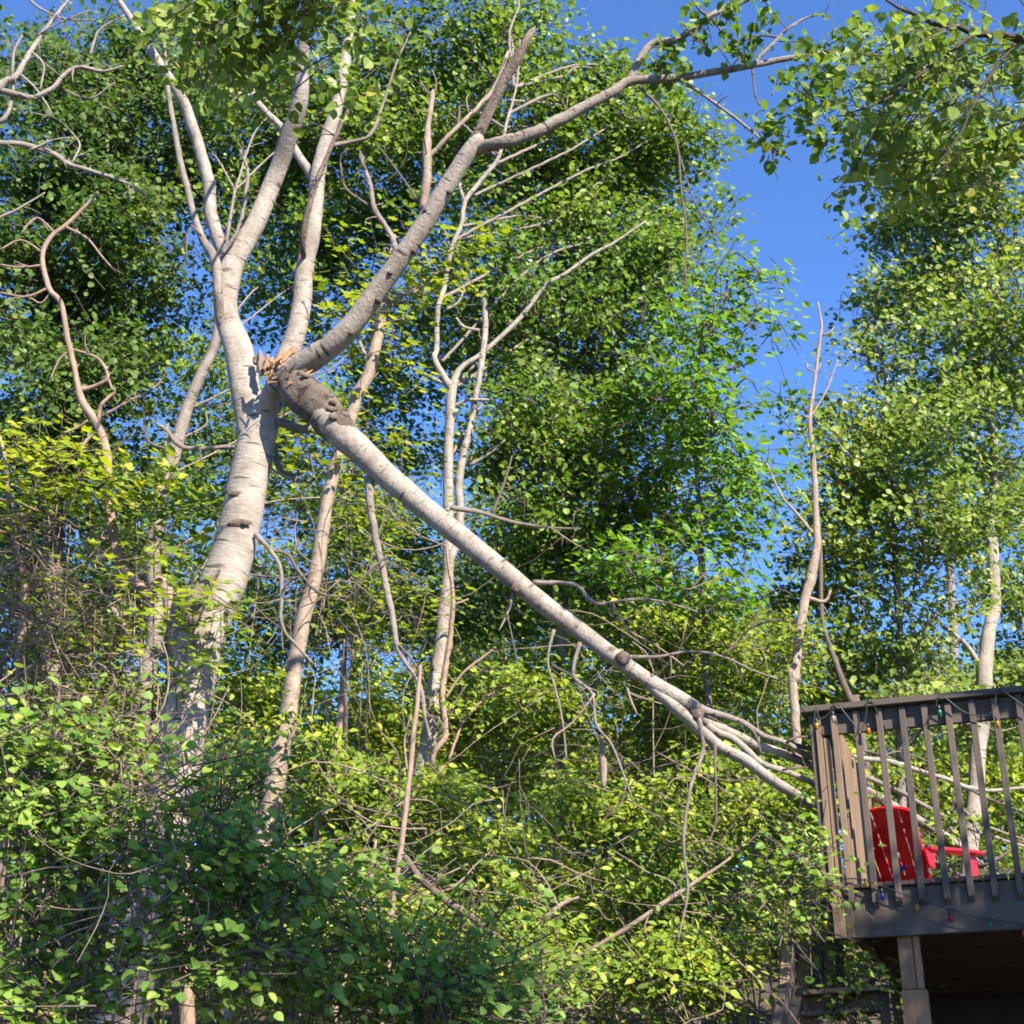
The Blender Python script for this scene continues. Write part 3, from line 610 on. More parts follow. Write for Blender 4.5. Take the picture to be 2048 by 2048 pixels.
blob('knot', P(1392, 1428, 8.88), (0.05, 0.05, 0.04), M_KNOT, fall, normal=(0, -1, 0), seed=78, sub=3, rough=.15)
blob('knot', P(1031, 1176, 8.64), (0.03, 0.03, 0.02), M_KNOT, fall, normal=(0, -1, 0), seed=79, sub=3, rough=.15)

# ------------------------------------------------------------------ other trees
def tree(name, label, cat, stem, Y, mat, subs=(), blobs=(), cov=2.2, style='aspen', leaf=None, scale=1.0, per_blob=2, sides=12, group=None, w0=7, twigs=True, sub_mat=None, bstem=None, Rs=1.0):
    t = empty(name, base_of(stem, Y), label, cat, group)
    trunk('trunk', stem, Y, mat, t, sides, 0.05)
    for pth in subs: limb('branch', pth, Y, sub_mat or mat, t, 8, 0.08)
    if len(blobs):
        foliage(t, blobs, cov, style, leaf, scale, twigs=twigs, Rs=Rs)
        if per_blob: crown_branches(t, bstem or stem, blobs, Y, B_GREY if mat in (B_ASPEN, B_GREY) else B_TWIG, per_blob, w0)
    return t

# twin-stemmed aspen behind the fallen limb
tw_main = [(835, 1660, 46), (838, 1600, 44), (858, 1493, 36), (868, 1384, 29), (874, 1340, 27), (883, 1278, 25), (890, 1205, 22), (897, 1115, 20), (897, 1060, 20), (896, 988, 20), (897, 897, 19), (901, 825, 19), (905, 778, 19), (918, 740, 12), (945, 720, 11), (970, 703, 10), (1042, 634, 10), (1089, 572, 9), (1126, 551, 8), (1187, 507, 7), (1223, 489, 6), (1292, 442, 4)]
tree('twin_stem_aspen', 'slim cream aspen forking high up just behind the fallen limb', 'tree', tw_main, 12.5, B_ASPEN,
     subs=[[(904, 782, 16), (890, 752, 13), (876, 720, 11), (872, 688, 11), (879, 616, 10), (894, 562, 10), (905, 507, 9), (919, 453, 9), (934, 409, 9), (963, 362, 9), (992, 319, 8), (1013, 254, 6), (1028, 174, 4), (1040, 80, 3)],
           [(900, 1300, 12), (908, 1200, 16), (915, 1133, 18), (919, 1042, 18), (930, 952, 18), (934, 879, 16), (948, 825, 14), (957, 770, 13), (960, 700, 13), (963, 640, 13), (967, 582, 12)],
           [(930, 405, 7), (920, 365, 7), (910, 320, 5)], [(912, 815, 7), (935, 805, 7), (985, 800, 6)], [(940, 930, 6), (980, 905, 4), (1010, 880, 3)], [(905, 780, 9), (870, 755, 8), (820, 735, 5)], [(957, 660, 6), (930, 650, 6), (912, 635, 4)], [(890, 1420, 8), (840, 1400, 6), (780, 1370, 5)], [(893, 620, 6), (915, 605, 5), (928, 575, 4)]],
     blobs=[(800, 120, 190, 140, 14, 1.5), (940, 90, 130, 110, 14, 1.6), (1050, 60, 55, 70, 14, .8), (1010, 300, 230, 150, 14, 1.6), (1200, 330, 150, 150, 14.5, 1.4), (1290, 320, 110, 130, 14.5, 1.2), (1100, 500, 230, 150, 14, 1.6), (1290, 480, 110, 130, 14.5, 1.2), (800, 350, 170, 150, 14.5, 1.5), (1140, 200, 80, 55, 14, 1.0), (1225, 215, 60, 45, 14, .8), (1255, 130, 26, 30, 14, .4, .6), (1400, 265, 40, 40, 14, .6, 1.2)],
     cov=2.0, leaf=L_ASPEN, per_blob=2, w0=6, bstem=[(896, 988, 20), (901, 825, 19), (890, 752, 13), (873, 660, 11), (894, 562, 10), (919, 453, 9), (963, 362, 9), (1000, 280, 8), (1028, 174, 4)])
tree('round_leaf_aspen', 'leafy aspen whose dense crown fills the middle above the fallen limb', 'tree', [(1120, 1420, 20), (1130, 1200, 17), (1140, 1000, 15), (1130, 800, 12), (1150, 620, 8), (1160, 500, 5)], 14.0, B_GREY,
     blobs=[(1080, 760, 210, 130, 14, 1.6), (1260, 680, 150, 130, 14, 1.4), (1050, 620, 180, 110, 14, 1.4), (1180, 880, 200, 130, 13.6, 1.4), (1060, 950, 180, 110, 13.6, 1.3), (1250, 1010, 170, 120, 13.6, 1.3), (1120, 1090, 200, 110, 13.6, 1.3), (1310, 560, 70, 80, 14, 1, 1.2)],
     cov=1.9, leaf=L_ASPEN, scale=0.92, per_blob=2)
tree('elm_tree', 'fresh bright green elm with large pointed leaves beside the blue gap', 'tree', [(1420, 1480, 16), (1410, 1250, 14), (1400, 1050, 11), (1390, 850, 9), (1400, 700, 6), (1450, 600, 4)], 12.3, B_TWIG,
     blobs=[(1470, 580, 65, 50, 12.3, .6, 1.9), (1535, 545, 36, 20, 12.3, .3, 1.6), (1525, 650, 45, 34, 12.3, .4, 1.7), (1490, 620, 50, 40, 12.3, .4, 1.4), (1420, 680, 100, 70, 12.3, .9, 1.7), (1360, 790, 110, 90, 12.3, .9), (1440, 820, 80, 70, 12.3, .8), (1550, 790, 48, 26, 12.3, .35, 1.7), (1470, 920, 90, 80, 12.3, .8), (1390, 950, 90, 90, 12.3, .8), (1500, 1010, 80, 55, 12.3, .7), (1420, 1080, 110, 80, 12.3, .8), (1350, 1160, 120, 90, 12.3, .9), (1460, 1190, 80, 70, 12.3, .8)],
     cov=1.6, style='elm', leaf=L_ELM, per_blob=2, w0=5)
# leaning trunk behind the fork
tree('leaning_brown_tree', 'patchy brown leaning trunk passing behind the fallen limb', 'tree', [(471, 2000, 36), (497, 1892, 38), (520, 1700, 46), (545, 1600, 46), (560, 1511, 44), (576, 1439, 40), (587, 1343, 36), (598, 1278, 34), (623, 1187, 32), (638, 1115, 32), (648, 1042, 29), (663, 963, 27), (682, 900, 26), (704, 828, 27), (717, 786, 28), (739, 745, 26), (752, 683, 26), (764, 615, 24), (775, 540, 12), (790, 470, 6)], 11.0, B_DEAD,
     subs=[[(765, 620, 12), (800, 600, 10), (830, 585, 8), (870, 555, 7), (900, 545, 5)], [(764, 610, 14), (800, 595, 12)], [(742, 740, 8), (720, 700, 7), (700, 640, 5)]],
     blobs=[(880, 510, 80, 45, 11, .6), (820, 540, 60, 50, 11, .6), (690, 640, 60, 50, 11, .6), (760, 700, 70, 60, 11.2, .6), (800, 600, 60, 60, 11.2, .6), (710, 560, 60, 50, 11, .6, 1.0), (740, 850, 80, 60, 11.3, .7), (640, 900, 60, 60, 11.3, .6)],
     cov=1.2, style='maple', leaf=L_MAPLE, per_blob=1, w0=5)
# grey trunk behind the main trunk, left
tree('grey_background_aspen', 'slender grey aspen half hidden left of the broken aspen', 'tree', [(290, 1380, 36), (308, 1296, 34), (312, 1187, 31), (305, 1090, 27), (318, 1010, 26), (337, 950, 27), (348, 905, 27), (362, 854, 25), (384, 789, 22), (402, 752, 22), (431, 680, 19), (440, 600, 15), (450, 500, 9), (470, 380, 5)], 12.5, B_GREY,
     subs=[[(305, 1330, 14), (268, 1278, 12), (225, 1216, 9), (200, 1180, 5)]],
     blobs=[(300, 640, 90, 90, 15, 1.2, 1.5), (560, 560, 110, 120, 15, 1.3), (450, 800, 80, 90, 14.5, 1, 1.5), (600, 330, 150, 150, 15, 1.3), (430, 330, 120, 120, 14.5, 1.3), (480, 180, 130, 120, 15, 1.2), (660, 520, 90, 120, 15, 1.2), (640, 200, 120, 110, 15, 1.2), (500, 470, 70, 70, 14.5, 1, 1.2), (460, 930, 90, 90, 14.5, 1.1, 1.5), (740, 760, 100, 90, 15, 1.2, 1.4), (830, 650, 90, 100, 15, 1.2, 1.3), (620, 860, 90, 80, 15, 1.1, 1.3), (800, 870, 80, 80, 15, 1.1, 1.2)],
     cov=1.9, leaf=L_ASPEN, scale=.95, per_blob=1, w0=4)
# dark poplar filling the upper left
tree('dark_poplar', 'dense dark poplar crown filling the upper left behind bare gnarled limbs', 'tree', [(110, 1500, 40), (105, 1200, 38), (110, 900, 32), (95, 600, 26), (110, 350, 16), (120, 150, 8)], 14.5, B_ROUGH,
     blobs=[(60, 620, 150, 130, 14, 1.6, 3.0), (180, 560, 130, 120, 14, 1.5, 2.6), (90, 800, 140, 120, 14, 1.6, 3.2), (220, 720, 100, 100, 14, 1.4, 2.4), (60, 430, 140, 110, 14, 1.5, 2.2), (230, 400, 130, 100, 14, 1.5, 2.0), (320, 480, 80, 110, 14, 1.2, 1.7), (230, 240, 130, 100, 14, 1.5), (90, 230, 110, 90, 14, 1.4, 1.4), (40, 100, 80, 70, 14, 1.2, 1.3), (240, 90, 90, 100, 14, 1.2, 1.8), (330, 130, 80, 100, 14, 1.2, 1.6), (160, 170, 110, 90, 14, 1.2, 1.7), (180, 320, 120, 90, 14, 1.3, 1.7), (30, 300, 90, 90, 14, 1.2, 1.5), (340, 250, 80, 120, 14, 1.2), (40, 950, 110, 90, 14, 1.4, 2.6), (170, 900, 110, 90, 14, 1.4, 2.4), (300, 330, 60, 80, 14, 1, 1.3)],
     cov=1.6, leaf=L_DARK, scale=1.0, per_blob=3)
# gnarled dead tree at left
tree('gnarled_dead_tree', 'gnarled bare reddish stem bending up at far left', 'tree', [(345, 1260, 28), (290, 1187, 24), (246, 1133, 22), (225, 1060, 20), (217, 970, 19), (214, 905, 18), (196, 854, 17), (163, 800, 16), (156, 770, 12), (145, 716, 12), (136, 680, 12), (123, 609, 11), (98, 576, 12), (85, 514, 10), (101, 475, 10), (134, 449, 9), (181, 402, 7), (196, 384, 4)], 9.6, B_VINE,
     subs=[[(130, 452, 6), (174, 480, 5), (203, 510, 4), (232, 545, 3)], [(196, 836, 6), (254, 800, 5), (308, 774, 4), (333, 745, 3)], [(196, 850, 10), (199, 814, 8), (232, 783, 6)], [(180, 838, 6), (150, 852, 5), (127, 865, 4)], [(217, 977, 10), (174, 937, 9), (167, 890, 8), (188, 868, 6)], [(221, 1082, 10), (195, 1075, 9), (168, 1068, 7)], [(165, 1075, 8), (180, 1110, 7), (215, 1150, 6)],
           [(158, 780, 10), (185, 765, 8), (212, 755, 7), (200, 715, 5), (150, 700, 6)], [(225, 780, 5), (215, 740, 4), (195, 715, 3)], [(98, 576, 6), (50, 590, 5), (0, 585, 4)], [(90, 530, 6), (45, 535, 5), (0, 530, 4)], [(85, 505, 5), (40, 480, 4), (0, 500, 4)], [(110, 465, 4), (70, 430, 4), (40, 470, 3)], [(145, 700, 5), (120, 715, 4), (100, 760, 3)], [(105, 580, 5), (80, 600, 4), (60, 595, 3)]])
# bare limb reaching in at upper left
tb = empty('bare_left_tree', (P(-260, 900, 9.5)[0], 9.5 * YS, ground_z(-5, 9.5 * YS) - .1), 'bare pale limbs reaching in from the left edge near the top', 'tree')
wpath('trunk', [[P(-260, 900, 9.5)[0], 9.5 * YS, ground_z(-5, 9.5 * YS) - .1, .16], [*P(-220, 900, 9.5), .13], [*P(-160, 500, 9.5), .10], [*P(-110, 300, 9.5), .07], [*P(-60, 240, 9.5), .05]], B_GREY, tb, 12)
for pth in [[(-110, 300, 20), (0, 293, 12), (83, 301, 11), (145, 326, 9), (196, 339, 8), (254, 373, 6), (290, 391, 5)], [(-60, 240, 26), (0, 181, 18), (36, 145, 14), (72, 72, 10), (134, 0, 7), (160, -40, 4)], [(70, 195, 13), (109, 167, 11), (145, 145, 9), (203, 138, 6), (246, 132, 4)], [(0, 181, 14), (50, 190, 12), (75, 195, 12)], [(-20, 250, 10), (5, 240, 9), (20, 190, 7), (30, 110, 6), (45, 70, 4)],
            [(-10, 440, 6), (40, 410, 5), (90, 385, 3)], [(60, 300, 5), (110, 280, 4), (140, 275, 3)], [(130, 180, 4), (180, 195, 4), (230, 165, 3)], [(72, 72, 5), (110, 50, 4), (180, 20, 3)], [(60, 100, 4), (90, 130, 4), (80, 180, 3)], [(145, 326, 4), (160, 290, 4), (140, 260, 3)], [(60, 0, 6), (80, 15, 5), (140, 35, 4), (190, 40, 3)], [(180, 110, 6), (200, 60, 5), (250, 30, 4)], [(36, 145, 5), (70, 180, 4), (100, 230, 3), (60, 225, 2)]]:
    limb('branch', pth, 9.5, B_ASPEN if random.random() < .55 else B_GREY, tb, 7, 0.10)
# snag and its neighbour on the right
tree('dead_snag', 'thin bare bleached snag standing against the blue gap', 'tree', [(1588, 1400, 17), (1590, 1360, 17), (1598, 1278, 18), (1609, 1205, 18), (1623, 1151, 20), (1634, 1097, 15), (1632, 1024, 12), (1629, 952, 11), (1623, 879, 9), (1620, 836, 8), (1631, 752, 6), (1640, 680, 6), (1643, 650, 5), (1636, 605, 3)], 12.0, B_DEAD,
     subs=[[(1626, 1066, 7), (1598, 1028, 6), (1565, 992, 5), (1533, 926, 4)], [(1623, 832, 5), (1656, 781, 4), (1676, 720, 3)], [(1630, 745, 4), (1620, 735, 4), (1615, 728, 3)], [(1631, 745, 4), (1642, 728, 3)], [(1616, 1196, 9), (1649, 1191, 7), (1661, 1180, 5)], [(1643, 672, 4), (1658, 668, 3), (1668, 655, 3)], [(1620, 836, 6), (1606, 832, 4)], [(1632, 918, 4), (1650, 908, 3), (1657, 903, 2)], [(1604, 1318, 6), (1615, 1300, 5), (1629, 1285, 4)]])
tree('leaning_dead_stem', 'dark leaning dead stem beside the bleached snag', 'tree', [(1720, 1450, 16), (1706, 1410, 15), (1692, 1380, 14), (1663, 1303, 11), (1645, 1242, 9), (1641, 1151, 9), (1640, 1080, 8), (1637, 1042, 5)], 12.6, B_TWIG,
     subs=[[(1640, 1110, 4), (1628, 1020, 3)]])
# right-hand aspens
ra = [(1930, 1880, 32), (1940, 1700, 31), (1950, 1600, 31), (1957, 1500, 31), (1968, 1380, 31), (1970, 1332, 31), (1978, 1260, 26), (1990, 1205, 23), (1985, 1100, 21), (1986, 1006, 19), (1989, 952, 18), (1986, 800, 15), (1990, 652, 12), (1996, 560, 10), (2000, 400, 7)]
tree('right_aspen', 'pale aspen trunk behind the deck railing under a broad sunlit crown', 'tree', ra, 14.5, B_ASPEN,
     subs=[[(1966, 1345, 12), (1930, 1310, 10), (1880, 1250, 7), (1850, 1200, 5)], [(1990, 700, 7), (1970, 640, 6), (1950, 600, 4)]],
     blobs=[(1960, 330, 150, 130, 14.5, 1.6), (1880, 430, 130, 110, 14.5, 1.5), (1990, 520, 150, 130, 14.5, 1.6), (1830, 390, 70, 70, 14.5, 1, 1.4), (1770, 465, 50, 22, 14.5, .5, 1.2), (1830, 580, 110, 90, 14.5, 1.3), (1785, 600, 50, 24, 14.5, .5, 1.2), (1930, 680, 140, 110, 14.3, 1.5), (2030, 720, 110, 130, 14.3, 1.4), (1830, 780, 120, 90, 14.3, 1.4), (1960, 850, 130, 90, 14.2, 1.4), (1770, 130, 40, 60, 14.5, .8, .8), (1830, 250, 60, 80, 14.5, 1, 1.2), (1850, 150, 80, 80, 14.5, 1, 1.2)],
     cov=1.7, leaf=L_PALE, per_blob=2, w0=5)
tree('inner_right_aspen', 'shaded green aspen crown between the bleached snag and the pale right trunk', 'tree', [(1800, 1500, 18), (1800, 1300, 16), (1790, 1100, 13), (1780, 900, 10), (1770, 760, 6), (1760, 690, 4)], 13.9, B_GREY,
     subs=[[(1798, 1190, 8), (1830, 1150, 6), (1870, 1120, 4)], [(1795, 1250, 8), (1760, 1200, 6), (1735, 1150, 4)]],
     blobs=[(1720, 850, 90, 90, 13.9, 1.4), (1640, 900, 50, 70, 13.9, .9, 1.3), (1820, 950, 120, 100, 13.9, 1.6), (1700, 1000, 110, 90, 13.9, 1.4), (1620, 1080, 60, 90, 13.9, 1, 1.4), (1850, 1080, 120, 90, 13.9, 1.5, 1.7), (1730, 1120, 110, 80, 13.9, 1.4, 1.5), (1600, 1200, 70, 80, 13.9, 1.1, 1.5), (1780, 1260, 130, 80, 13.9, 1.5, 1.7), (1860, 1210, 70, 90, 13.9, 1.2, 1.7), (1810, 1370, 100, 80, 13.9, 1.3, 2.0), (1700, 1340, 90, 80, 13.9, 1.3, 1.6), (1750, 720, 50, 60, 13.9, .8, 1.2), (1735, 690, 22, 50, 13.9, .4, 1.0), (1990, 1060, 90, 110, 16.2, 1.2, 2), (2020, 1250, 80, 130, 16.2, 1.2, 2.0), (2020, 1400, 80, 100, 16.2, 1.2, 2.2), (1920, 1430, 90, 80, 16.2, 1.2, 2.0)],
     cov=1.9, leaf=L_PALE, scale=.95, per_blob=2, w0=5)
# near tree on the right whose dark limbs hang into the corner
nr_ = empty('overhanging_aspen', (5.8, 6.9, ground_z(5.8, 6.9) - .1), 'dark leafy limbs overhanging from the upper right corner', 'tree')
wpath('trunk', [[5.8, 6.9, .3, .2], [5.7, 7.0, 2.5, .17], [5.4, 7.1, 5, .14], [5.1, 7.1, 8, .10], [4.8, 7.0, 11, .05]], B_GREY, nr_, 14)
a0 = P(2048, 82, 6.6)
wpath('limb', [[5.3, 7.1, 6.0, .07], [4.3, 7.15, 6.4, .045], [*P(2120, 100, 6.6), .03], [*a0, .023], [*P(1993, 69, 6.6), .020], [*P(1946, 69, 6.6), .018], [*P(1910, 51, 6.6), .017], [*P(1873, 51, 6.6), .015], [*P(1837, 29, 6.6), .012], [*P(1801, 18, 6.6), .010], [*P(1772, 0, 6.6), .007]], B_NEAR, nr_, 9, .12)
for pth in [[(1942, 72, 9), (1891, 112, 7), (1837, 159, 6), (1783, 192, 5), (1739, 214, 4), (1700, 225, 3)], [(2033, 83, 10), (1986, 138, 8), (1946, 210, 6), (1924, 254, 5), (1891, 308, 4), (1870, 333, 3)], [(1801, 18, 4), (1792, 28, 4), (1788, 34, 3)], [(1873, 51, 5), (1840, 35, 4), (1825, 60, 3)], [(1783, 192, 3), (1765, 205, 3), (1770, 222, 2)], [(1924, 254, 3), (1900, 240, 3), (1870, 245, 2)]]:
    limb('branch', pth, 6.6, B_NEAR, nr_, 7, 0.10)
near_foliage(nr_, [(1880, 190, 150, 120, 7.0, .6), (1970, 120, 110, 90, 7.0, .6), (1990, 270, 90, 110, 7.0, .6), (1790, 170, 80, 80, 7.0, .5, 1.2), (1830, 280, 80, 70, 7.0, .5, 1.2), (1760, 110, 60, 50, 7.0, .4, .8), (1900, 60, 90, 40, 7.2, .4, .9)], 1.25, 'aspennear', L_PALE, 300, 0.95)
# distant trees closing the wood
FARG = 'distant trees closing the wood behind'
def far(px, Y, blobs, leaf, label, cov=2.8, scale=1.2, w=14):
    return tree('distant_tree', label, 'tree', [(px, 1560, w * 1.4), (px + 8, 1300, w * 1.2), (px - 5, 1050, w), (px + 4, 850, w * .6)], Y, B_GREY, blobs=[(b[0], b[1], b[2], b[3], Y + random.uniform(-1, 1), 2.0) + tuple(b[4:]) for b in blobs], cov=cov, style='far', leaf=leaf, scale=scale, per_blob=1, group=FARG, w0=5)
far(330, 22, [(300, 1080, 150, 110), (420, 1200, 150, 120), (250, 1280, 160, 120), (380, 960, 110, 90, 1.6)], L_ASPEN, 'distant green tree seen left of the sunlit aspen trunk')
far(700, 21, [(640, 1000, 110, 110, 2.0), (760, 1100, 130, 120), (650, 1230, 150, 120), (780, 960, 100, 90, 1.7), (820, 1260, 120, 100)], L_DARK, 'distant dark tree behind the leaning brown trunk')
far(1000, 23, [(980, 1180, 150, 110), (1080, 1290, 160, 110), (930, 1330, 140, 110), (1010, 1010, 110, 90, 1.8)], L_ASPEN, 'distant tree behind the twin stem aspen and fallen limb')
far(1330, 20, [(1330, 1260, 150, 110), (1440, 1330, 130, 100), (1230, 1230, 130, 110), (1520, 1320, 90, 90), (1540, 1210, 50, 60, 1.3)], L_SHRUB, 'distant sunny tree between the elm and the deck corner')
far(60, 20, [(60, 1120, 130, 110), (150, 1230, 140, 100), (40, 1320, 130, 110), (180, 1050, 100, 80, 1.6)], L_DARK, 'distant dark tree at the left edge behind dry vines')
far(1900, 21, [(1860, 1480, 150, 90), (1990, 1560, 140, 100), (1780, 1570, 120, 90), (1900, 1650, 150, 90)], L_SHRUB, 'distant bright tree seen between the deck balusters')

# ------------------------------------------------------------------ undergrowth
def shrub(name, label, blobs, style, leaf, cov=2.2, scale=1.0, stems=5, near=0, group=None, cat='shrub', Rs=1.0):
    b0 = blobs[0]; c0 = P(b0[0], max(b[1] for b in blobs), b0[4]); g = ground_z(c0[0], c0[1]) - 0.05
    t = empty(name, (c0[0], c0[1], g), label, cat, group)
    for k in range(stems):
        b = blobs[k % len(blobs)]; e = P(b[0] + random.uniform(-.6, .6) * b[2], b[1] + random.uniform(-.6, .3) * b[3], b[4] + random.uniform(-.4, .4) * b[5])
        x, y = c0[0] + (e[0] - c0[0]) * .4 + random.uniform(-.2, .2), c0[1] + random.uniform(-.2, .2)
        m = [x + (e[0] - x) * .35 + random.uniform(-.15, .15), y + (e[1] - y) * .4, g + (e[2] - g) * .55]
        wpath('stem', [[x, y, g, .009], [*m, .007], [*e, .003]], B_DEAD if k % 2 else B_TWIG, t, 6, .15)
    if near: near_foliage(t, blobs, cov, style, leaf, near, scale)
    else: foliage(t, blobs, cov, style, leaf, scale, Rs=Rs)
    return t
# left bright maples
shrub('maple_sapling', 'bright yellow-green maple sapling at the left edge below the dark poplar', [(60, 900, 70, 50, 9.3, .5), (120, 960, 90, 60, 9.3, .5), (40, 980, 60, 60, 9.3, .5), (150, 1000, 60, 50, 9.3, .4), (70, 860, 60, 40, 9.4, .4)], 'maple', L_MAPLE, 1.4, 1.0, 5)
shrub('maple_sapling', 'sunlit round-leaved sapling just left of the main trunk', [(340, 1000, 90, 45, 9.6, .5), (300, 1030, 70, 50, 9.6, .5), (360, 1050, 60, 45, 9.6, .4), (290, 960, 60, 40, 9.7, .4)], 'roundbig', L_SHRUB, 1.3, .95, 4)
shrub('maple_sapling', 'maple sprays at the broken stub on the main trunk', [(330, 1135, 90, 35, 8.6, .3, 1.1), (390, 1190, 60, 35, 8.55, .25, .9), (455, 1205, 35, 22, 8.5, .12, .45), (350, 1240, 50, 40, 8.6, .3, 1.0), (480, 1270, 40, 20, 8.6, .2, .8), (345, 1330, 40, 70, 8.55, .25, .9), (370, 1345, 40, 24, 8.5, .12, .3)], 'maple', L_MAPLE, 1.0, .9, 3)
shrub('maple_sapling', 'maple saplings with light leaves under the hanging limb stub', [(640, 880, 60, 50, 11.8, .5), (700, 960, 60, 60, 11.8, .5), (780, 1010, 70, 60, 11.8, .6), (700, 1090, 70, 60, 11.8, .6), (780, 1170, 80, 60, 11.8, .6), (720, 1250, 90, 60, 11.8, .6), (560, 1010, 40, 40, 11.8, .4, .9)], 'maple', L_MAPLE, 1.1, .8, 6)
shrub('vine_thicket', 'dry vine thicket with yellow leaves at the left edge', [(60, 1100, 90, 60, 9.5, .6, 0.7), (120, 1200, 110, 70, 9.5, .6, .8), (30, 1240, 60, 80, 9.5, .6, .6), (130, 1320, 120, 60, 9.5, .6, 1.0), (220, 1280, 70, 50, 9.6, .5, .7), (60, 1400, 100, 50, 9.3, .6, 1.4), (200, 1130, 70, 40, 9.6, .5, .6), (260, 1400, 80, 50, 9.4, .5, 1.1)], 'maple', L_MAPLE, .9, .75, 6)
# big round-leaved shrubs in front, left
shrub('round_leaf_shrub', 'sunny large round-leaved shrub at the lower left edge', [(60, 1500, 110, 70, 7.3, .5), (140, 1560, 110, 80, 7.2, .5), (60, 1640, 110, 80, 7.2, .5), (170, 1470, 80, 60, 7.4, .4, 1.4), (140, 1660, 90, 70, 7.1, .5), (30, 1420, 60, 40, 7.5, .4, 1.2), (200, 1420, 60, 35, 7.5, .4, 1.0)], 'roundbig', L_ROUND, 1.7, .74, 6, near=300)
shrub('round_leaf_shrub', 'shaded round-leaved shrub in front of the main trunk', [(420, 1600, 90, 80, 7.0, .5, 1.5), (480, 1700, 110, 90, 7.0, .5), (400, 1760, 110, 80, 6.9, .5), (530, 1800, 120, 90, 6.9, .5), (440, 1560, 60, 50, 7.2, .3, 1.1), (420, 1880, 90, 80, 6.8, .5), (550, 1920, 120, 90, 6.8, .5), (330, 1720, 60, 60, 7.0, .4, 1.4), (340, 1850, 60, 70, 6.9, .4, 1.4), (300, 1620, 50, 70, 7.1, .3, .6)], 'roundbig', L_ROUND, 1.6, .72, 8, near=300)
shrub('round_leaf_shrub', 'dim round-leaved bush at the bottom left corner', [(70, 1800, 110, 80, 7.0, .5), (60, 1930, 110, 90, 6.9, .5), (170, 1880, 60, 90, 7.1, .4, 1.6), (150, 1760, 80, 60, 7.1, .4), (100, 2030, 110, 50, 6.8, .4), (180, 2000, 25, 40, 7.3, .3, 1.0)], 'roundbig', L_ROUND, 1.6, .72, 6)
shrub('round_leaf_shrub', 'shaded round-leaved bush at the bottom left of centre', [(700, 1860, 110, 80, 7.4, .5), (820, 1930, 110, 80, 7.4, .5), (660, 1980, 110, 70, 7.2, .5), (760, 2030, 120, 50, 7.2, .4), (930, 1960, 90, 70, 7.5, .5), (950, 1840, 80, 70, 7.6, .5), (1010, 1960, 70, 90, 7.5, .5), (880, 2030, 110, 40, 7.3, .4), (1030, 2030, 80, 40, 7.3, .4), (640, 1740, 70, 60, 7.5, .4, 1.2)], 'roundbig', L_ROUND, 1.4, .68, 8)
# sunny thicket, in rows back to front
def row(items, Y0, style, leaf, cov, scale, kind='bush'):
    for lab, cx, cy, w_, h_ in items:
        bl = []
        nb = max(6, int(w_ * h_ / 2300))
        for k in range(nb):
            bl.append((cx + random.uniform(-.75, .75) * w_, cy + random.uniform(-.7, .7) * h_, random.uniform(48, 85), random.uniform(36, 62), Y0 + random.uniform(-.8, .8), random.uniform(.4, .7)))
        shrub(kind, lab, bl, style, leaf, cov, scale, 2)
row([('tall leafy bush behind the leaning pole', 760, 1400, 130, 130), ('tall leafy bush right of the twin stem aspen', 1010, 1400, 140, 130), ('tall leafy bush beneath the middle of the fallen limb', 1240, 1410, 130, 130),
     ('tall leafy bush at the deck corner under the limb ends', 1470, 1400, 120, 120), ('tall leafy bush between main trunk and brown trunk', 520, 1340, 110, 120), ('tall leafy bush left behind the main trunk', 260, 1440, 120, 90)], 13.2, 'shrub', L_SHRUB, 2.0, 1.1)
row([('shadowy thicket between the left gnarled stem and main trunk', 230, 1150, 110, 130), ('shadowy thicket behind the side twigs of the main trunk', 590, 1130, 100, 150), ('shadowy thicket between brown trunk and twin stem aspen', 770, 1170, 110, 150), ('shadowy thicket at the left edge behind vines', 50, 1150, 110, 150), ('shadowy thicket right of the twin stem aspen', 1010, 1180, 110, 130), ('shadowy thicket between grey trunk and fork', 520, 960, 90, 100)], 15.0, 'shrub', L_ASPEN, 1.2, 1.3, 'thicket')
row([('hedge-like thicket far behind the leaning pole', 700, 1470, 150, 130), ('hedge-like thicket far behind the twin stem aspen', 960, 1480, 150, 140), ('hedge-like thicket far under the fallen limb middle', 1210, 1490, 150, 140), ('hedge-like thicket far left of the deck corner', 1450, 1490, 150, 130),
     ('hedge-like thicket far behind the main trunk', 400, 1480, 180, 120), ('hedge-like thicket far at the left edge', 120, 1480, 160, 120), ('dark thicket low behind the landing stairs', 1560, 1720, 120, 160), ('dark thicket low in the far middle', 1200, 1740, 190, 120), ('dark thicket low far behind the dark log', 880, 1740, 170, 120)], 16.5, 'far', L_SHRUB, 1.8, 0.9, 'thicket')
row([('yellow-green bush beside the bleached snag base', 1500, 1290, 110, 70), ('yellow-green bush below the elm', 1340, 1290, 100, 70)], 12.6, 'fine', L_MAPLE, 1.8, 1.2)
row([('sunlit bush around the brown leaning trunk base', 620, 1560, 110, 110), ('sunlit bush at the foot of the twin stem aspen', 930, 1600, 150, 110), ('sunlit bush in the middle under hanging twigs', 1180, 1590, 130, 110),
     ('sunlit bush under the thick ends of the fallen limb', 1400, 1580, 120, 110), ('sunlit bush left of the deck corner post', 1550, 1600, 75, 100), ('sunlit bush behind the thin leaning pole', 740, 1640, 100, 90)], 11.3, 'shrub', L_SHRUB, 2.1, 1.05)
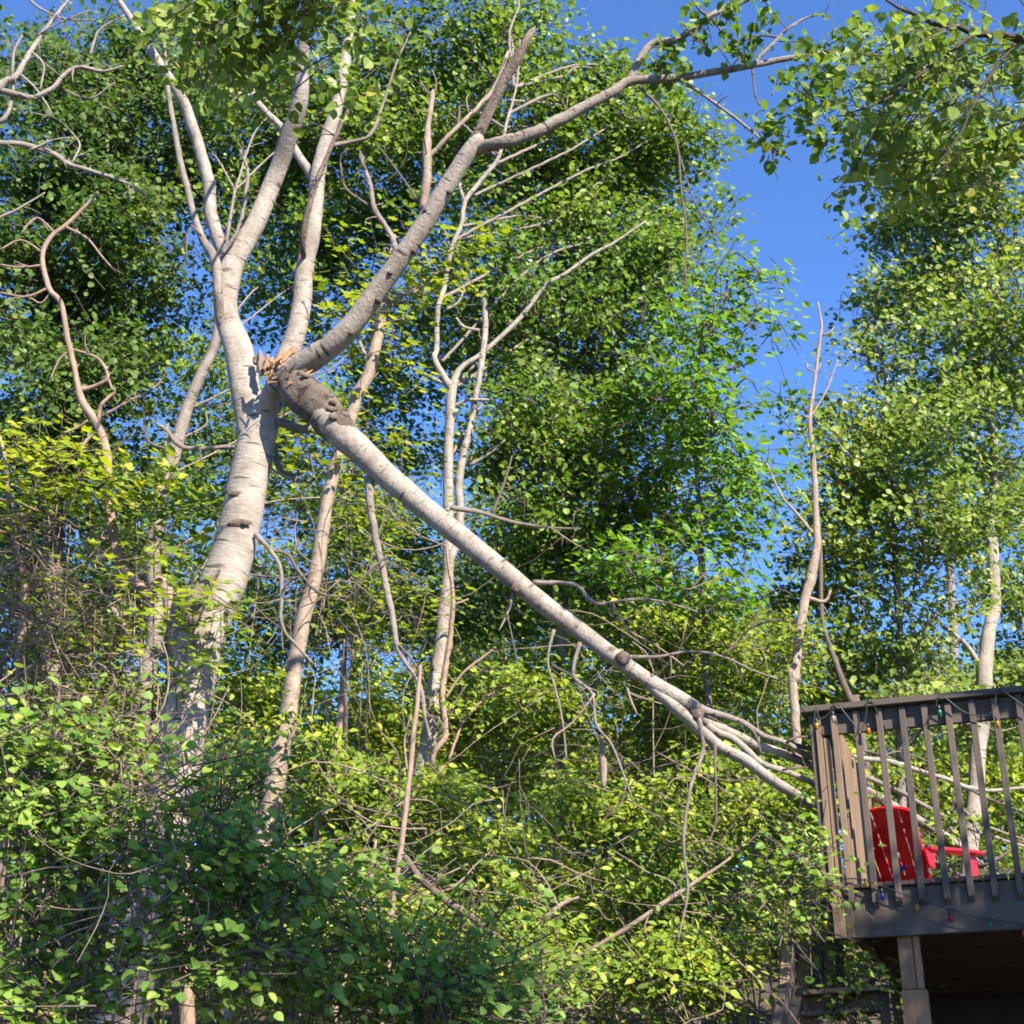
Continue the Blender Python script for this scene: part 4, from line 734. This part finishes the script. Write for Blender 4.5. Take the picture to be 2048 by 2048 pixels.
row([('bright low bush above the pale broken stick', 1080, 1750, 130, 80), ('bright low bush right of the dark fallen log', 1260, 1760, 130, 90), ('bright low bush left of the stair railing', 1385, 1780, 75, 110),
     ('bright low bush between thin pole and dark log', 880, 1760, 110, 70), ('low bush by the curved sapling', 640, 1760, 90, 80)], 10.2, 'shrub', L_SHRUB, 2.2, 0.95)
row([('shaded bush under the deck corner behind the landing', 1650, 1900, 80, 90)], 12.3, 'shrub', L_SHRUB, 1.8, 1.0)
row([('sunny bush at the bottom centre', 1150, 1920, 130, 100), ('sunny bush at the bottom right of centre', 1320, 1930, 120, 100), ('dim bush at the bottom beside the stair railing', 1390, 1950, 55, 90), ('low bush behind the dark log', 960, 1880, 110, 80), ('low bush at bottom behind shaded leaves', 720, 1920, 120, 90)], 9.2, 'shrub', L_SHRUB, 2.2, 0.85)
shrub('round_leaf_vine', 'round-leaved vine hanging beside the deck corner', [(1590, 1720, 50, 45, 8.7, .25), (1598, 1780, 38, 35, 8.7, .2), (1565, 1760, 36, 40, 8.7, .2, 1.2), (1632, 1830, 20, 24, 8.7, .12, 1.0), (1535, 1840, 25, 30, 8.7, .2, .9), (1620, 1680, 30, 40, 8.8, .2, 1.0), (1580, 1640, 30, 40, 8.8, .2, .8)], 'roundbig', L_ROUND, 1.5, .62, 1, cat='vine')
shrub('round_leaf_vine', 'leafy vine trailing under the deck over the landing beam', [(1680, 1900, 30, 40, 9.3, .25), (1700, 1950, 40, 40, 9.3, .25), (1670, 1990, 40, 30, 9.3, .25), (1720, 2000, 40, 35, 9.3, .25), (1690, 2040, 25, 25, 9.3, .2, 1.2)], 'roundbig', L_ROUND, 1.3, .62, 4, cat='vine')
# ground cover and far thicket mass
def cover():
    n = 26000
    x = rng.uniform(-10, 11, n); y = rng.uniform(8, 26, n)
    z = np.array([ground_z(a, b) for a, b in zip(x, y)]) + rng.random(n) ** 1.5 * 0.9
    keep = ~((x > 1.9) & (y < 14.5) & (y > 8.5))
    pos = np.stack([x, y, z], 1)[keep]; m = len(pos)
    o = link('ground_cover', mesh_np('ground_cover', *leaves_data(pos, rand_unit(m) * .7 + np.array([0, 0, .9]), rand_unit(m), rng.uniform(.06, .13, m), 'small'), smooth=False), L_COVER)
    tag(o, 'low green ground cover over the wooded bank', 'ground cover', kind='stuff')
cover()
def far_wood():
    bl = []
    for k in range(95):
        bl.append((random.uniform(-150, 2200), random.uniform(1400, 1900), random.uniform(110, 170), random.uniform(80, 130), random.uniform(27, 34), 2.0))
    kind = 'small'; c, d = blob_clumps(bl, 1.5, 'far', 2.0)
    pos, nr, ax, sz = clump_leaves(c, d, 14, .7, .8, .24, .3, .8, .45)
    o = link('distant_wood', mesh_np('distant_wood', *leaves_data(pos, nr, ax, sz, kind), smooth=False), L_DARK)
    tag(o, 'far green wood closing the gaps behind the thicket', 'wood', kind='stuff')
far_wood()

# ------------------------------------------------------------------ poles, logs, dead vines
def pole(name, label, cat, path, Y, mat, subs=(), to_ground=True, sides=9):
    t = empty(name, base_of(path, Y) if to_ground else tuple(px_path(path, Y)[0][:3]), label, cat)
    if to_ground: trunk('stem', path, Y, mat, t, sides, .06)
    else: limb('stem', path, Y, mat, t, sides, .08)
    for s_ in subs: limb('branch', s_, Y, mat, t, 7, .1)
    return t
pole('leaning_pole', 'thin straight brown pole leaning across the lower middle', 'sapling', [(762, 2040, 11), (771, 1982, 11), (778, 1891, 11), (789, 1783, 11), (807, 1656, 11), (825, 1493, 10), (836, 1391, 9), (841, 1330, 6)], 8.6, B_VINE, [[(818, 1560, 4), (815, 1480, 4), (822, 1430, 3)]])
pole('curved_sapling', 'short curved pale sapling stem at the lower middle', 'sapling', [(665, 2048, 15), (680, 1982, 15), (694, 1928, 16), (716, 1855, 17), (735, 1783, 16), (745, 1720, 10), (752, 1680, 5)], 8.8, B_DEAD)
pole('stripped_trunk', 'stripped reddish dead trunk between brown trunk and leaning pole', 'tree', [(638, 1667, 19), (652, 1602, 17), (663, 1530, 15), (678, 1457, 14), (685, 1348, 9), (690, 1280, 5)], 11.4, B_VINE, [[(668, 1500, 5), (655, 1440, 5), (650, 1380, 4)]])
pole('thin_grey_stem', 'very thin grey stem beside the stripped dead trunk', 'sapling', [(688, 1640, 8), (692, 1450, 8), (690, 1348, 7), (694, 1250, 4)], 11.2, B_ROUGH)
pole('vine_wrapped_stem', 'twisted brown vine stem hugging the twin stem aspen', 'vine', [(873, 1650, 11), (876, 1565, 12), (866, 1511, 12), (890, 1475, 13), (888, 1430, 13), (885, 1380, 14), (902, 1260, 11), (906, 1187, 9), (897, 1133, 6), (893, 1090, 4)], 12.2, B_VINE, [[(888, 1400, 6), (930, 1350, 5), (985, 1300, 4)], [(898, 1520, 6), (930, 1440, 5), (985, 1390, 5), (1020, 1375, 4)], [(905, 1210, 5), (925, 1205, 5), (937, 1198, 4)]])
pole('dry_vine_trunk', 'dry vine-covered stem at the far left edge', 'vine', [(30, 1450, 17), (36, 1332, 16), (47, 1241, 15), (47, 1151, 14), (29, 1078, 12), (18, 1006, 9), (11, 926, 8), (0, 872, 6)], 9.4, B_VINE)
pole('fallen_log', 'dark fallen log slanting through the lower middle thicket', 'log', [(795, 1695, 10), (803, 1707, 12), (843, 1757, 14), (897, 1805, 16), (970, 1852, 14), (1012, 1890, 12)], 8.9, B_ROUGH, [[(850, 1765, 5), (820, 1780, 5), (800, 1790, 3)], [(960, 1850, 5), (985, 1880, 4), (960, 1920, 3)], [(868, 1785, 5), (868, 1760, 5), (895, 1735, 4)]], False)
pole('broken_stick', 'short pale broken stick lying on bright leaves', 'stick', [(1071, 1855, 8), (1115, 1815, 9), (1132, 1803, 8), (1158, 1794, 5)], 9.4, B_DEAD, [[(1128, 1806, 6), (1134, 1793, 5)]], False)
pole('long_dead_branch', 'long thin dead branch slanting across the lower right thicket', 'branch', [(1071, 1951, 7), (1169, 1906, 9), (1260, 1852, 10), (1314, 1815, 10), (1368, 1779, 9), (1420, 1745, 7), (1462, 1715, 5)], 9.1, B_DEAD, [[(1300, 1825, 4), (1290, 1860, 4), (1310, 1890, 3)]], False)
pole('pale_dead_branch', 'pale dead branch resting against the twin stem aspen base', 'branch', [(735, 1675, 6), (771, 1641, 8), (825, 1602, 9), (861, 1565, 8), (887, 1533, 6)], 11.0, B_ASPEN, (), False)
pole('rotten_stub', 'orange rotten stub hanging in the right thicket', 'stick', [(1207, 1575, 8), (1207, 1545, 14), (1205, 1515, 15), (1203, 1480, 8)], 9.2, B_DEAD, (), False)
pole('lying_branch', 'pale branch lying low at the bottom middle', 'branch', [(905, 1992, 8), (945, 1985, 10), (1000, 1976, 7)], 8.3, B_DEAD, (), False)
def tangle(name, label, boxes, mat, n, rmin=.0018, rmax=.006, L=(.5, 1.6), droop=.5):
    ds = []
    for k in range(n):
        b = boxes[k % len(boxes)]
        p = P(random.uniform(b[0], b[1]), random.uniform(b[2], b[3]), b[4] + random.uniform(-.35, .35))
        d = rand_unit(1)[0]; d[2] = d[2] * .6 - droop * random.random(); l = random.uniform(*L); r = random.uniform(rmin, rmax)
        pts = [[*p, r]]; m = 4
        for i in range(m):
            d = unit(d + rng.normal(0, .35, 3)); p = p + d * l / m; pts.append([*p, r * (1 - .2 * i)])
        ds.append(tube_data(np.array(pts), 4, step=.12, wob=0))
    o = link(name, mesh_np(name, *join_data(ds)), mat); tag(o, label, 'twigs', kind='stuff')
tangle('dry_vine_tangle', 'tangle of dry reddish vine stems at the left edge', [(0, 140, 1000, 1400, 9.3), (0, 90, 1050, 1350, 9.2), (100, 300, 1150, 1400, 9.4), (0, 60, 1000, 1250, 9.2)], B_VINE, 210)
tangle('dead_twig_pile', 'pile of dead grey twigs in front of the main trunk', [(230, 400, 1440, 1560, 8.0), (200, 340, 1500, 1680, 7.6), (260, 380, 1470, 1620, 7.9), (200, 300, 1600, 1760, 7.4)], B_VINE, 150, .002, .006, (.3, .9), .35)
tangle('thicket_twigs', 'thin bare twigs through the sunny thicket', [(600, 900, 1000, 1400, 11.4), (1000, 1500, 1150, 1500, 11.0), (1050, 1550, 1500, 1800, 9.9), (700, 1100, 1550, 1850, 9.6), (1100, 1500, 1800, 2040, 8.9), (500, 720, 950, 1300, 10.6), (600, 900, 1500, 1950, 9.0)], B_DEAD, 210, .002, .006, (.5, 1.5), .4)
tangle('hanging_twigs', 'thin grey twigs hanging over the shaded leaves', [(280, 350, 1620, 1800, 6.6), (340, 420, 1500, 1700, 6.9), (200, 260, 1700, 1900, 6.7)], B_DEAD, 26, .002, .005, (.5, .9), 1.2)

# ------------------------------------------------------------------ the deck
YAW = radians(17.5)
E1 = np.array([cos(YAW), -sin(YAW), 0]); E2 = np.array([sin(YAW), cos(YAW), 0]); EZ = np.array([0, 0, 1.0])
c_ = CAM + ray(1662, 1600) * 9.75
OX, OY = c_[0], c_[1]                         # front left corner of the deck in plan
def zpx(px, py): return P_raw(px, py, OY)[2]
Z_CAP = zpx(1615, 1412); Z_RIM0 = zpx(1690, 1876); Z_FLOOR = zpx(1700, 1768); 
def D(u, v, z): return np.array([OX, OY, 0]) + E1 * u + E2 * v + EZ * z
def bar(name, u0, u1, v0, v1, z0, z1, mat, parent, bev=0.004, along=None, taper=None):
    bm = bmesh.new(); cs = []
    for (u, v, z) in [(u0, v0, z0), (u1, v0, z0), (u1, v1, z0), (u0, v1, z0), (u0, v0, z1), (u1, v0, z1), (u1, v1, z1), (u0, v1, z1)]:
        cs.append(bm.verts.new(D(u, v, z)))
    for f in [(0, 3, 2, 1), (4, 5, 6, 7), (0, 1, 5, 4), (1, 2, 6, 5), (2, 3, 7, 6), (3, 0, 4, 7)]: bm.faces.new([cs[i] for i in f])
    return finish_bar(bm, name, mat, parent, bev, [(E1, abs(u1 - u0)), (E2, abs(v1 - v0)), (EZ, abs(z1 - z0))])
def finish_bar(bm, name, mat, parent, bev, axes):
    bmesh.ops.bevel(bm, geom=list(bm.edges), offset=bev, segments=1, affect='EDGES')
    bmesh.ops.recalc_face_normals(bm, faces=list(bm.faces))
    axes = sorted(axes, key=lambda a: -a[1]); A = axes[0][0]; ob = unit(axes[1][0] * 1.0 + axes[2][0] * 0.83)
    ul = bm.loops.layers.uv.new('UVMap')
    for f in bm.faces:
        for l in f.loops:
            c = np.array(l.vert.co); l[ul].uv = (c @ A, c @ ob)
    me = bpy.data.meshes.new(name); bm.to_mesh(me); bm.free()
    return link(name, me, mat, parent)
def beam(name, a, b, w_, h_, mat, parent, side=None, bev=0.004):
    """timber from a to b with cross-section w (sideways) x h"""
    a, b = np.array(a), np.array(b); d = unit(b - a); sd = unit(np.cross(d, EZ if abs(d[2]) < .9 else E1)) if side is None else unit(side - d * np.dot(side, d)); u = np.cross(sd, d)
    bm = bmesh.new(); cs = [bm.verts.new(p + sd * (x * w_ / 2) + u * (y * h_ / 2)) for p in (a, b) for x, y in ((-1, -1), (1, -1), (1, 1), (-1, 1))]
    for f in [(0, 3, 2, 1), (4, 5, 6, 7), (0, 1, 5, 4), (1, 2, 6, 5), (2, 3, 7, 6), (3, 0, 4, 7)]: bm.faces.new([cs[i] for i in f])
    return finish_bar(bm, name, mat, parent, bev, [(d, np.linalg.norm(b - a)), (sd, w_), (u, h_)])
deck = empty('raised_deck', tuple(D(1.5, 1.5, 0)), 'raised weathered wooden deck with baluster railing at the lower right', 'deck')
W, DP = 3.6, 4.2
# floor boards run from front to back
u = -0.02
while u < W:
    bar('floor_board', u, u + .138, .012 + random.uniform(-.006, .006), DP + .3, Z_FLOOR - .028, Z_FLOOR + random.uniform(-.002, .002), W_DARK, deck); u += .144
# rims and joists
ZR1 = Z_FLOOR - .032
bar('rim_joist', 0.02, W, 0.04, 0.078, Z_RIM0, ZR1, W_DECK, deck)
bar('side_rim', 0.03, 0.068, 0.08, DP, Z_RIM0 + .01, ZR1 - .002, W_WARM, deck)
v = 0.34
while v < DP - .05:
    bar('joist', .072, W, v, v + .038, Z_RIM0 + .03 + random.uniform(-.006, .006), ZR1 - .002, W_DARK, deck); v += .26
# corner post of laminated boards
for (u0, u1, v0, v1, z0, z1, m) in [(-.095, -.062, 0.03, .13, Z_RIM0 + .03, Z_CAP - .045, W_DECK), (-.058, -.022, 0.012, .12, Z_RIM0 + .02, Z_CAP - .047, W_WARM), (-.018, .018, 0.035, .13, Z_RIM0 - .002, Z_CAP - .2, W_WARM)]:
    bar('corner_post', u0, u1, v0, v1, z0, z1, m, deck)
bar('post_block', -.055, .018, -.012, 0.01, Z_RIM0 - .004, Z_FLOOR - .12, W_WARM, deck)
bar('post_block', .020, .065, 0.0, .036, Z_RIM0 - .002, Z_FLOOR - .1, W_DECK, deck)
# top rail
bar('top_rail', -.14, W, -.03, .115, Z_CAP - .04, Z_CAP, W_DECK, deck)
bar('sub_rail', -.055, W, .040, .078, Z_CAP - .18, Z_CAP - .044, W_DECK, deck)
bar('side_top_rail', -.13, .01, .118, DP, Z_CAP - .04, Z_CAP - .002, W_DECK, deck)
bar('side_sub_rail', -.02, .018, .14, DP, Z_CAP - .18, Z_CAP - .044, W_DECK, deck)
# balusters
def baluster(u, tilt, zb, zt, mat):
    bm = bmesh.new(); h = .0195; cs = []
    for (du, v_, z) in [(-h, .0005, zb + .034), (h, .0005, zb + .034), (h, .0375, zb), (-h, .0375, zb)]: cs.append(bm.verts.new(D(u + du + tilt, v_, z)))
    for (du, v_) in [(-h, .0005), (h, .0005), (h, .0375), (-h, .0375)]: cs.append(bm.verts.new(D(u + du - tilt, v_, zt)))
    for f in [(0, 3, 2, 1), (4, 5, 6, 7), (0, 1, 5, 4), (1, 2, 6, 5), (2, 3, 7, 6), (3, 0, 4, 7)]: bm.faces.new([cs[i] for i in f])
    return finish_bar(bm, 'baluster', mat, deck, .003, [(EZ, zt - zb), (E1, .039), (E2, .037)])
nb = 0; u = 0.045
while u < W - .1:
    zt = Z_CAP - .05 + random.uniform(-.006, .004); zb = Z_FLOOR - .155 + random.uniform(-.006, .006)
    tilt = random.uniform(-.004, .004)
    baluster(u + .019, tilt, zb, zt, W_WARM if nb == 0 else W_DECK); u += .1397; nb += 1
v = .26
while v < DP - .1:
    beam('baluster', D(.04, v, Z_FLOOR - .01), D(.04, v, Z_CAP - .05), .037, .037, W_WARM, deck, side=E1); v += .1397
# support post, heavier below
pu = 0.30; ZS = 2.59
bar('support_post', pu, pu + .085, .10, .19, ZS, Z_RIM0 + .05, W_POST, deck)
bar('support_post', pu + .089, pu + .127, .10, .19, ZS, Z_RIM0 + .05, W_POST, deck)
bar('support_post', pu - .005, pu + .14, .09, .235, ground_z(0, 0) - .2, ZS - .004, W_POST, deck)
for (uu, vv) in [(2.6, .12)]:
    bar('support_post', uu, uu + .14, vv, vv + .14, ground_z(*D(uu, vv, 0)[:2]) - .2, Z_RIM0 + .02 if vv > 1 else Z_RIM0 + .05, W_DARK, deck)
for i, ww in enumerate(np.linspace(1.05, 2.0, 9)): pass
# house wall closing the back under the deck
back = empty('house_foundation', tuple(D(1.8, DP + .3, 0)), 'dark concrete wall under the back of the deck', 'wall')
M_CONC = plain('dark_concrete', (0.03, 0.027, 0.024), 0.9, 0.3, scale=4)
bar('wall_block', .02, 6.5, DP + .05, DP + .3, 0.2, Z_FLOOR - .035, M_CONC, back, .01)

# ------------------------------------------------------------------ stair landing behind the deck corner
land = empty('stair_landing', tuple(P(1640, 2040, 9.45) * np.array([1, 1, 0])), 'lower wooden stair landing with posts left of the deck', 'stairs')
def lp(px, py, Y=9.45): return P(px, py, Y)
sc = 9.45 * YS / F * 1.02
for (x0, y0, x1, y1, w_, m, Y) in [(1604, 1885, 1614, 2048, 24, W_WARM, 9.45), (1632, 1870, 1640, 2000, 20, W_DECK, 9.47), (1653, 1860, 1662, 2000, 18, W_WARM, 9.49), (1675, 1850, 1683, 1990, 15, W_DECK, 9.51)]:
    beam('post', lp(x0, y0, Y), lp(x1, y1, Y), w_ * sc, .08, m, land, side=E1)
beam('landing_beam', lp(1606, 2008, 9.35), lp(1770, 1996, 9.25), .06, .15, W_WARM, land)
beam('landing_board', lp(1604, 2030, 9.33), lp(1770, 2019, 9.23), .14, .03, W_DECK, land)
beam('cap_rail', lp(1600, 1988, 9.25), lp(1780, 1976, 9.15), .14, .03, W_DECK, land)
beam('hand_rail', lp(1625, 1805, 9.55), lp(1700, 1796, 9.55), .14, .03, W_WARM, land)
beam('rail_board', lp(1630, 1825, 9.57), lp(1700, 1818, 9.57), .04, .11, W_WARM, land)
beam('stringer', lp(1588, 1890, 9.35), lp(1552, 2090, 8.65), .045, .14, W_DECK, land)
beam('stair_baluster', lp(1598, 1972, 9.20), lp(1578, 2090, 9.10), .05, .04, W_DECK, land, side=E1)
beam('stair_baluster', lp(1768, 1985, 9.20), lp(1775, 2090, 9.10), .06, .04, W_DECK, land, side=E1)
beam('stair_baluster', lp(1575, 1900, 9.05), lp(1560, 2080, 8.85), .06, .05, W_WARM, land, side=E1)
bar('support_post', -.75, -.63, 1.9, 2.02, 0.2, 1.75, W_DARK, land)

# ------------------------------------------------------------------ red plastic chair
def build_chair():
    ch = empty('plastic_chair', (0, 0, 0), 'red plastic slatted garden chair on the deck, seen from behind', 'chair')
    def sheet(name, pts, th, nrm):
        bm = bmesh.new(); vs_ = [bm.verts.new(p) for p in pts]; f = bm.faces.new(vs_)
        r = bmesh.ops.extrude_face_region(bm, geom=[f]); 
        bmesh.ops.translate(bm, verts=[g for g in r['geom'] if isinstance(g, bmesh.types.BMVert)], vec=Vector(nrm) * th)
        bmesh.ops.recalc_face_normals(bm, faces=list(bm.faces))
        bmesh.ops.bevel(bm, geom=list(bm.edges), offset=.005, segments=2, affect='EDGES')
        me = bpy.data.meshes.new(name); bm.to_mesh(me); bm.free(); o = link(name, me, M_RED); o.parent = ch; return o
    # chair faces +x local, width along y; back leans to -x
    lean = radians(22)
    def bp(y, h): return (-.30 - sin(lean) * h, y, .33 + cos(lean) * h)
    edges = [-.30, -.185, -.066, .066, .185, .30]
    def top(y): return .60 - .62 * (abs(y) ** 1.9)
    nrm = (cos(lean), 0, sin(lean))
    for i in range(5):
        g = .0065; y0, y1 = edges[i] + g, edges[i + 1] - g; sh = .86
        pts = [bp(y0 * sh, 0.015), bp(y1 * sh, 0.015)] + [bp(y0 + (y1 - y0) * t, top(y0 + (y1 - y0) * t)) for t in (1, .75, .5, .25, 0)]
        sheet('back_slat', pts, .014, nrm)
    def strip(h, hh): return [bp(-.285, h), bp(.285, h), bp(.285, h + hh), bp(-.285, h + hh)]
    for h, hh in ((.0, .055), (.40, .05)):
        pts = [np.array(q) - np.array(nrm) * .014 for q in strip(h, hh)]; sheet('back_brace', pts, .012, nrm)
    rim = [np.array(bp(y, top(y) - .012)) - np.array(nrm) * .014 for y in np.linspace(-.30, .30, 13)]
    d = tube_data(np.array([[*p, .014] for p in rim]), 8, wob=0); o = link('back_rim', mesh_np('back_rim', *d), M_RED); o.parent = ch
    for sg in (-1, 1):
        d = tube_data(np.array([[*(np.array(bp(sg * .265, 0.0)) - np.array(nrm) * .01), .013], [*(np.array(bp(sg * .298, .35)) - np.array(nrm) * .01), .013], [*(np.array(bp(sg * .30, top(.3))) - np.array(nrm) * .01), .013]]), 8, wob=0); o = link('back_rim', mesh_np('back_rim', *d), M_RED); o.parent = ch
    for i in range(6):      # seat slats
        x0 = -.28 + i * .092; z = .30 + .016 * i + (.0 if i < 5 else -.01)
        sheet('seat_slat', [(x0, -.27, z), (x0 + .084, -.27, z + .012), (x0 + .084, .27, z + .012), (x0, .27, z)], .016, (0, 0, 1))
    for s_ in (-1, 1):
        y = s_ * .34
        sheet('arm', [(-.40, y - .035, .52), (.05, y - .075, .55), (.28, y - .08, .555), (.34, y, .557), (.28, y + .08, .555), (.05, y + .075, .55), (-.40, y + .035, .52)], .022, (0, 0, 1))
        sheet('front_leg', [(.20, y - .014, 0), (.27, y - .014, 0), (.26, y - .014, .55), (.14, y - .014, .55)], .028, (0, 1, 0))
        sheet('rear_leg', [(-.62, y * .84 - .014, 0), (-.52, y * .84 - .014, 0), (.22, y * .84 - .014, .37), (.22, y * .84 - .014, .31), (-.30, y * .84 - .014, .22)][::-1], .028, (0, 1, 0))
        sheet('arm_bracket', [(-.40, y * .97 - .014, .40), (-.33, y * .97 - .014, .38), (-.30, y * .97 - .014, .53), (-.44, y * .97 - .014, .52)], .028, (0, 1, 0))
    return ch
chair = build_chair()
chair.location = D(.36, 2.25, Z_FLOOR + .004); chair.rotation_euler = (0, 0, radians(43)); chair.scale = (.93, .93, .93)

# ------------------------------------------------------------------ string lights
def string_lights(name, label, wire, bulbs):
    t = empty(name, tuple(wire[0]), label, 'string lights')
    d = tube_data(np.array([[*p, .0042] for p in wire]), 6, step=.04, wob=.0); link('wire', mesh_np('wire', *d), M_WIRE, t)
    for p, colr, dirv in bulbs:
        p = np.array(p); dv = unit(np.array(dirv))
        prof = [(0, .007), (.005, .011), (.017, .0138), (.03, .0128), (.043, .0075), (.049, .002)]
        d = tube_data(np.array([[*(p + dv * (.022 + z)), r] for z, r in prof]), 10, step=.006, wob=0)
        o = link('bulb', mesh_np('bulb', *d), BULB[colr], t)
        d = tube_data(np.array([[*(p - dv * .004), .0095], [*(p + dv * .026), .0095]]), 8, wob=0); s_ = link('socket', mesh_np('socket', *d), M_WIRE, t)
def dpx(px, py, v=-.02):
    """point on a plane parallel to the deck front, v metres behind it"""
    o = D(0, v, 0); d = ray(px, py); nrm = E2; t = np.dot(o - CAM, nrm) / np.dot(d, nrm); return CAM + d * t
string_lights('string_lights', 'string of coloured bulbs sagging across the deck rim', [dpx(1650, 1757), dpx(1680, 1757), dpx(1727, 1760), dpx(1800, 1785), dpx(1875, 1811), dpx(1950, 1832), dpx(2010, 1843), dpx(2060, 1851)],
    [(dpx(1664, 1760), 'red', (-.1, 0, -1)), (dpx(1730, 1760), 'yellow', (0, -.3, -.3)), (dpx(1763, 1778), 'blue', (.05, 0, -1)), (dpx(1834, 1800), 'yellow', (-.1, 0, -1)), (dpx(1899, 1821), 'red', (.1, 0, -1)), (dpx(1977, 1836), 'green', (.0, 0, -1)), (dpx(2047, 1852), 'orange', (0, 0, -1)), (dpx(1797, 1745, .1), 'blue', (.6, 0, .5))])
string_lights('string_lights', 'string of coloured bulbs draped under the deck top rail', [dpx(1622, 1500, -.04), dpx(1628, 1440, -.04), dpx(1632, 1413, -.045), dpx(1640, 1440, -.04), dpx(1664, 1420, -.04), dpx(1672, 1405, -.045), dpx(1720, 1460, -.04), dpx(1733, 1425, -.04), dpx(1740, 1398, -.045), dpx(1800, 1500, .1), dpx(1850, 1450, .0), dpx(1872, 1415, -.04), dpx(1880, 1389, -.045), dpx(1930, 1425, -.03), dpx(1980, 1430, -.03), dpx(1992, 1395, -.04), dpx(2000, 1380, -.045), dpx(2060, 1420, -.04)],
    [(dpx(1632, 1438, -.04), 'yellow', (.0, 0, -1)), (dpx(1665, 1424, -.04), 'clear', (0, 0, -1)), (dpx(1735, 1448, -.04), 'orange', (.05, 0, -1)), (dpx(1877, 1412, -.05), 'green', (.05, 0, -1)), (dpx(1992, 1434, -.04), 'yellow', (.05, 0, -1))])
string_lights('string_lights', 'string of coloured bulbs along the deck side rail behind the corner', [D(-.005, .2, Z_CAP - .19), D(.0, .6, Z_CAP - .22), D(.0, 1.0, Z_CAP - .19), D(.0, 1.5, Z_CAP - .23), D(.0, 2.0, Z_CAP - .19), D(.0, 2.6, Z_CAP - .24), D(.0, 3.2, Z_CAP - .19)],
    [(D(.02, .35, Z_CAP - .2), 'green', (0, 0, -1)), (D(.02, .65, Z_CAP - .22), 'clear', (0, 0, -1)), (D(.02, .95, Z_CAP - .2), 'red', (0, 0, -1)), (D(.02, 1.2, Z_CAP - .2), 'clear', (0, 0, -1)), (D(.02, 1.55, Z_CAP - .23), 'red', (0, 0, -1)), (D(.02, 2.2, Z_CAP - .2), 'orange', (.3, 0, -1))])

# ------------------------------------------------------------------ unseen trees added behind the viewer, crowns shaped to shade deck front and lower left
def shade_tree(label, targets, dist, base):
    t = empty('added_shade_aspen', base, label, 'tree')
    C, Dd = [], []
    for tx, rr, n in targets:
        c0 = np.array(tx) + S * dist
        u = rand_unit(n) * (rng.random((n, 1)) ** .4)
        C.append(c0 + u * np.array(rr)); Dd.append(unit(u + rand_unit(n) * .5))
    C, Dd = np.vstack(C), np.vstack(Dd)
    pos, nr, ax, s = clump_leaves(C, Dd, 14, .26, .8, .085, .4, 1.0)
    link('foliage', mesh_np('foliage', *leaves_data(pos, nr, ax, s, 'round'), smooth=False), L_ASPEN, t, 'stuff')
    m = C.mean(0)
    wpath('trunk', [[*base, .2], [base[0] * .8 + m[0] * .2, base[1] * .8 + m[1] * .2, m[2] * .4, .16], [*(m - np.array([0, 0, .6])), .09], [*(m + np.array([0, 0, 1.2])), .04]], B_GREY, t, 12)
    for k in range(14):
        e = C[random.randrange(len(C))]; a = m - np.array([0, 0, random.uniform(0, 1.4)])
        wpath('branch', [[*a, .045], [*(a * .5 + e * .5 + np.array([0, 0, .1])), .03], [*e, .01]], B_GREY, t, 6)
dc = lambda u, z: D(u, 0, z)
shade_tree('added aspen out of view, crown shaped to shade the deck front', [(dc(.5, 2.35), (.9, 1.2, .7), 150), (dc(1.6, 2.3), (1.1, 1.2, .75), 200), (dc(1.2, 3.0), (1.2, 1.0, .3), 120), (dc(.4, 1.7), (1.0, 1.2, .4), 40), (dc(2.8, 2.6), (.9, 1.2, .9), 120)], 9.0, (8.2, 1.0, -.1))
shade_tree('added aspen out of view, crown shaped to shade the lower left bushes', [(P(490, 1780, 6.9), (.5, .35, .42), 90), (P(640, 1930, 7.0), (.8, .35, .4), 110), (P(200, 1960, 7.0), (.6, .3, .3), 50), (P(900, 1970, 7.3), (.4, .3, .3), 40), (P(330, 1960, 7.3), (.4, .3, .3), 36), (P(980, 1880, 7.5), (.25, .2, .25), 16), (P(120, 1920, 7.0), (.35, .2, .25), 24), (P(235, 1960, 9.0), (.3, .2, .3), 26), (P(270, 1800, 9.0), (.22, .2, .3), 16), (P(420, 1640, 7.0), (.25, .2, .15), 14), (P(760, 1850, 7.4), (.3, .2, .2), 18)], 9.5, (6.0, -2.5, -.1))
print('LEAVES', NLEAF[0], 'OBJECTS', len(bpy.data.objects), 'TRIS', sum(sum(max(0, p.loop_total - 2) for p in m.polygons) if len(m.polygons) < 3000 else len(m.loops) - 2 * len(m.polygons) for m in bpy.data.meshes))
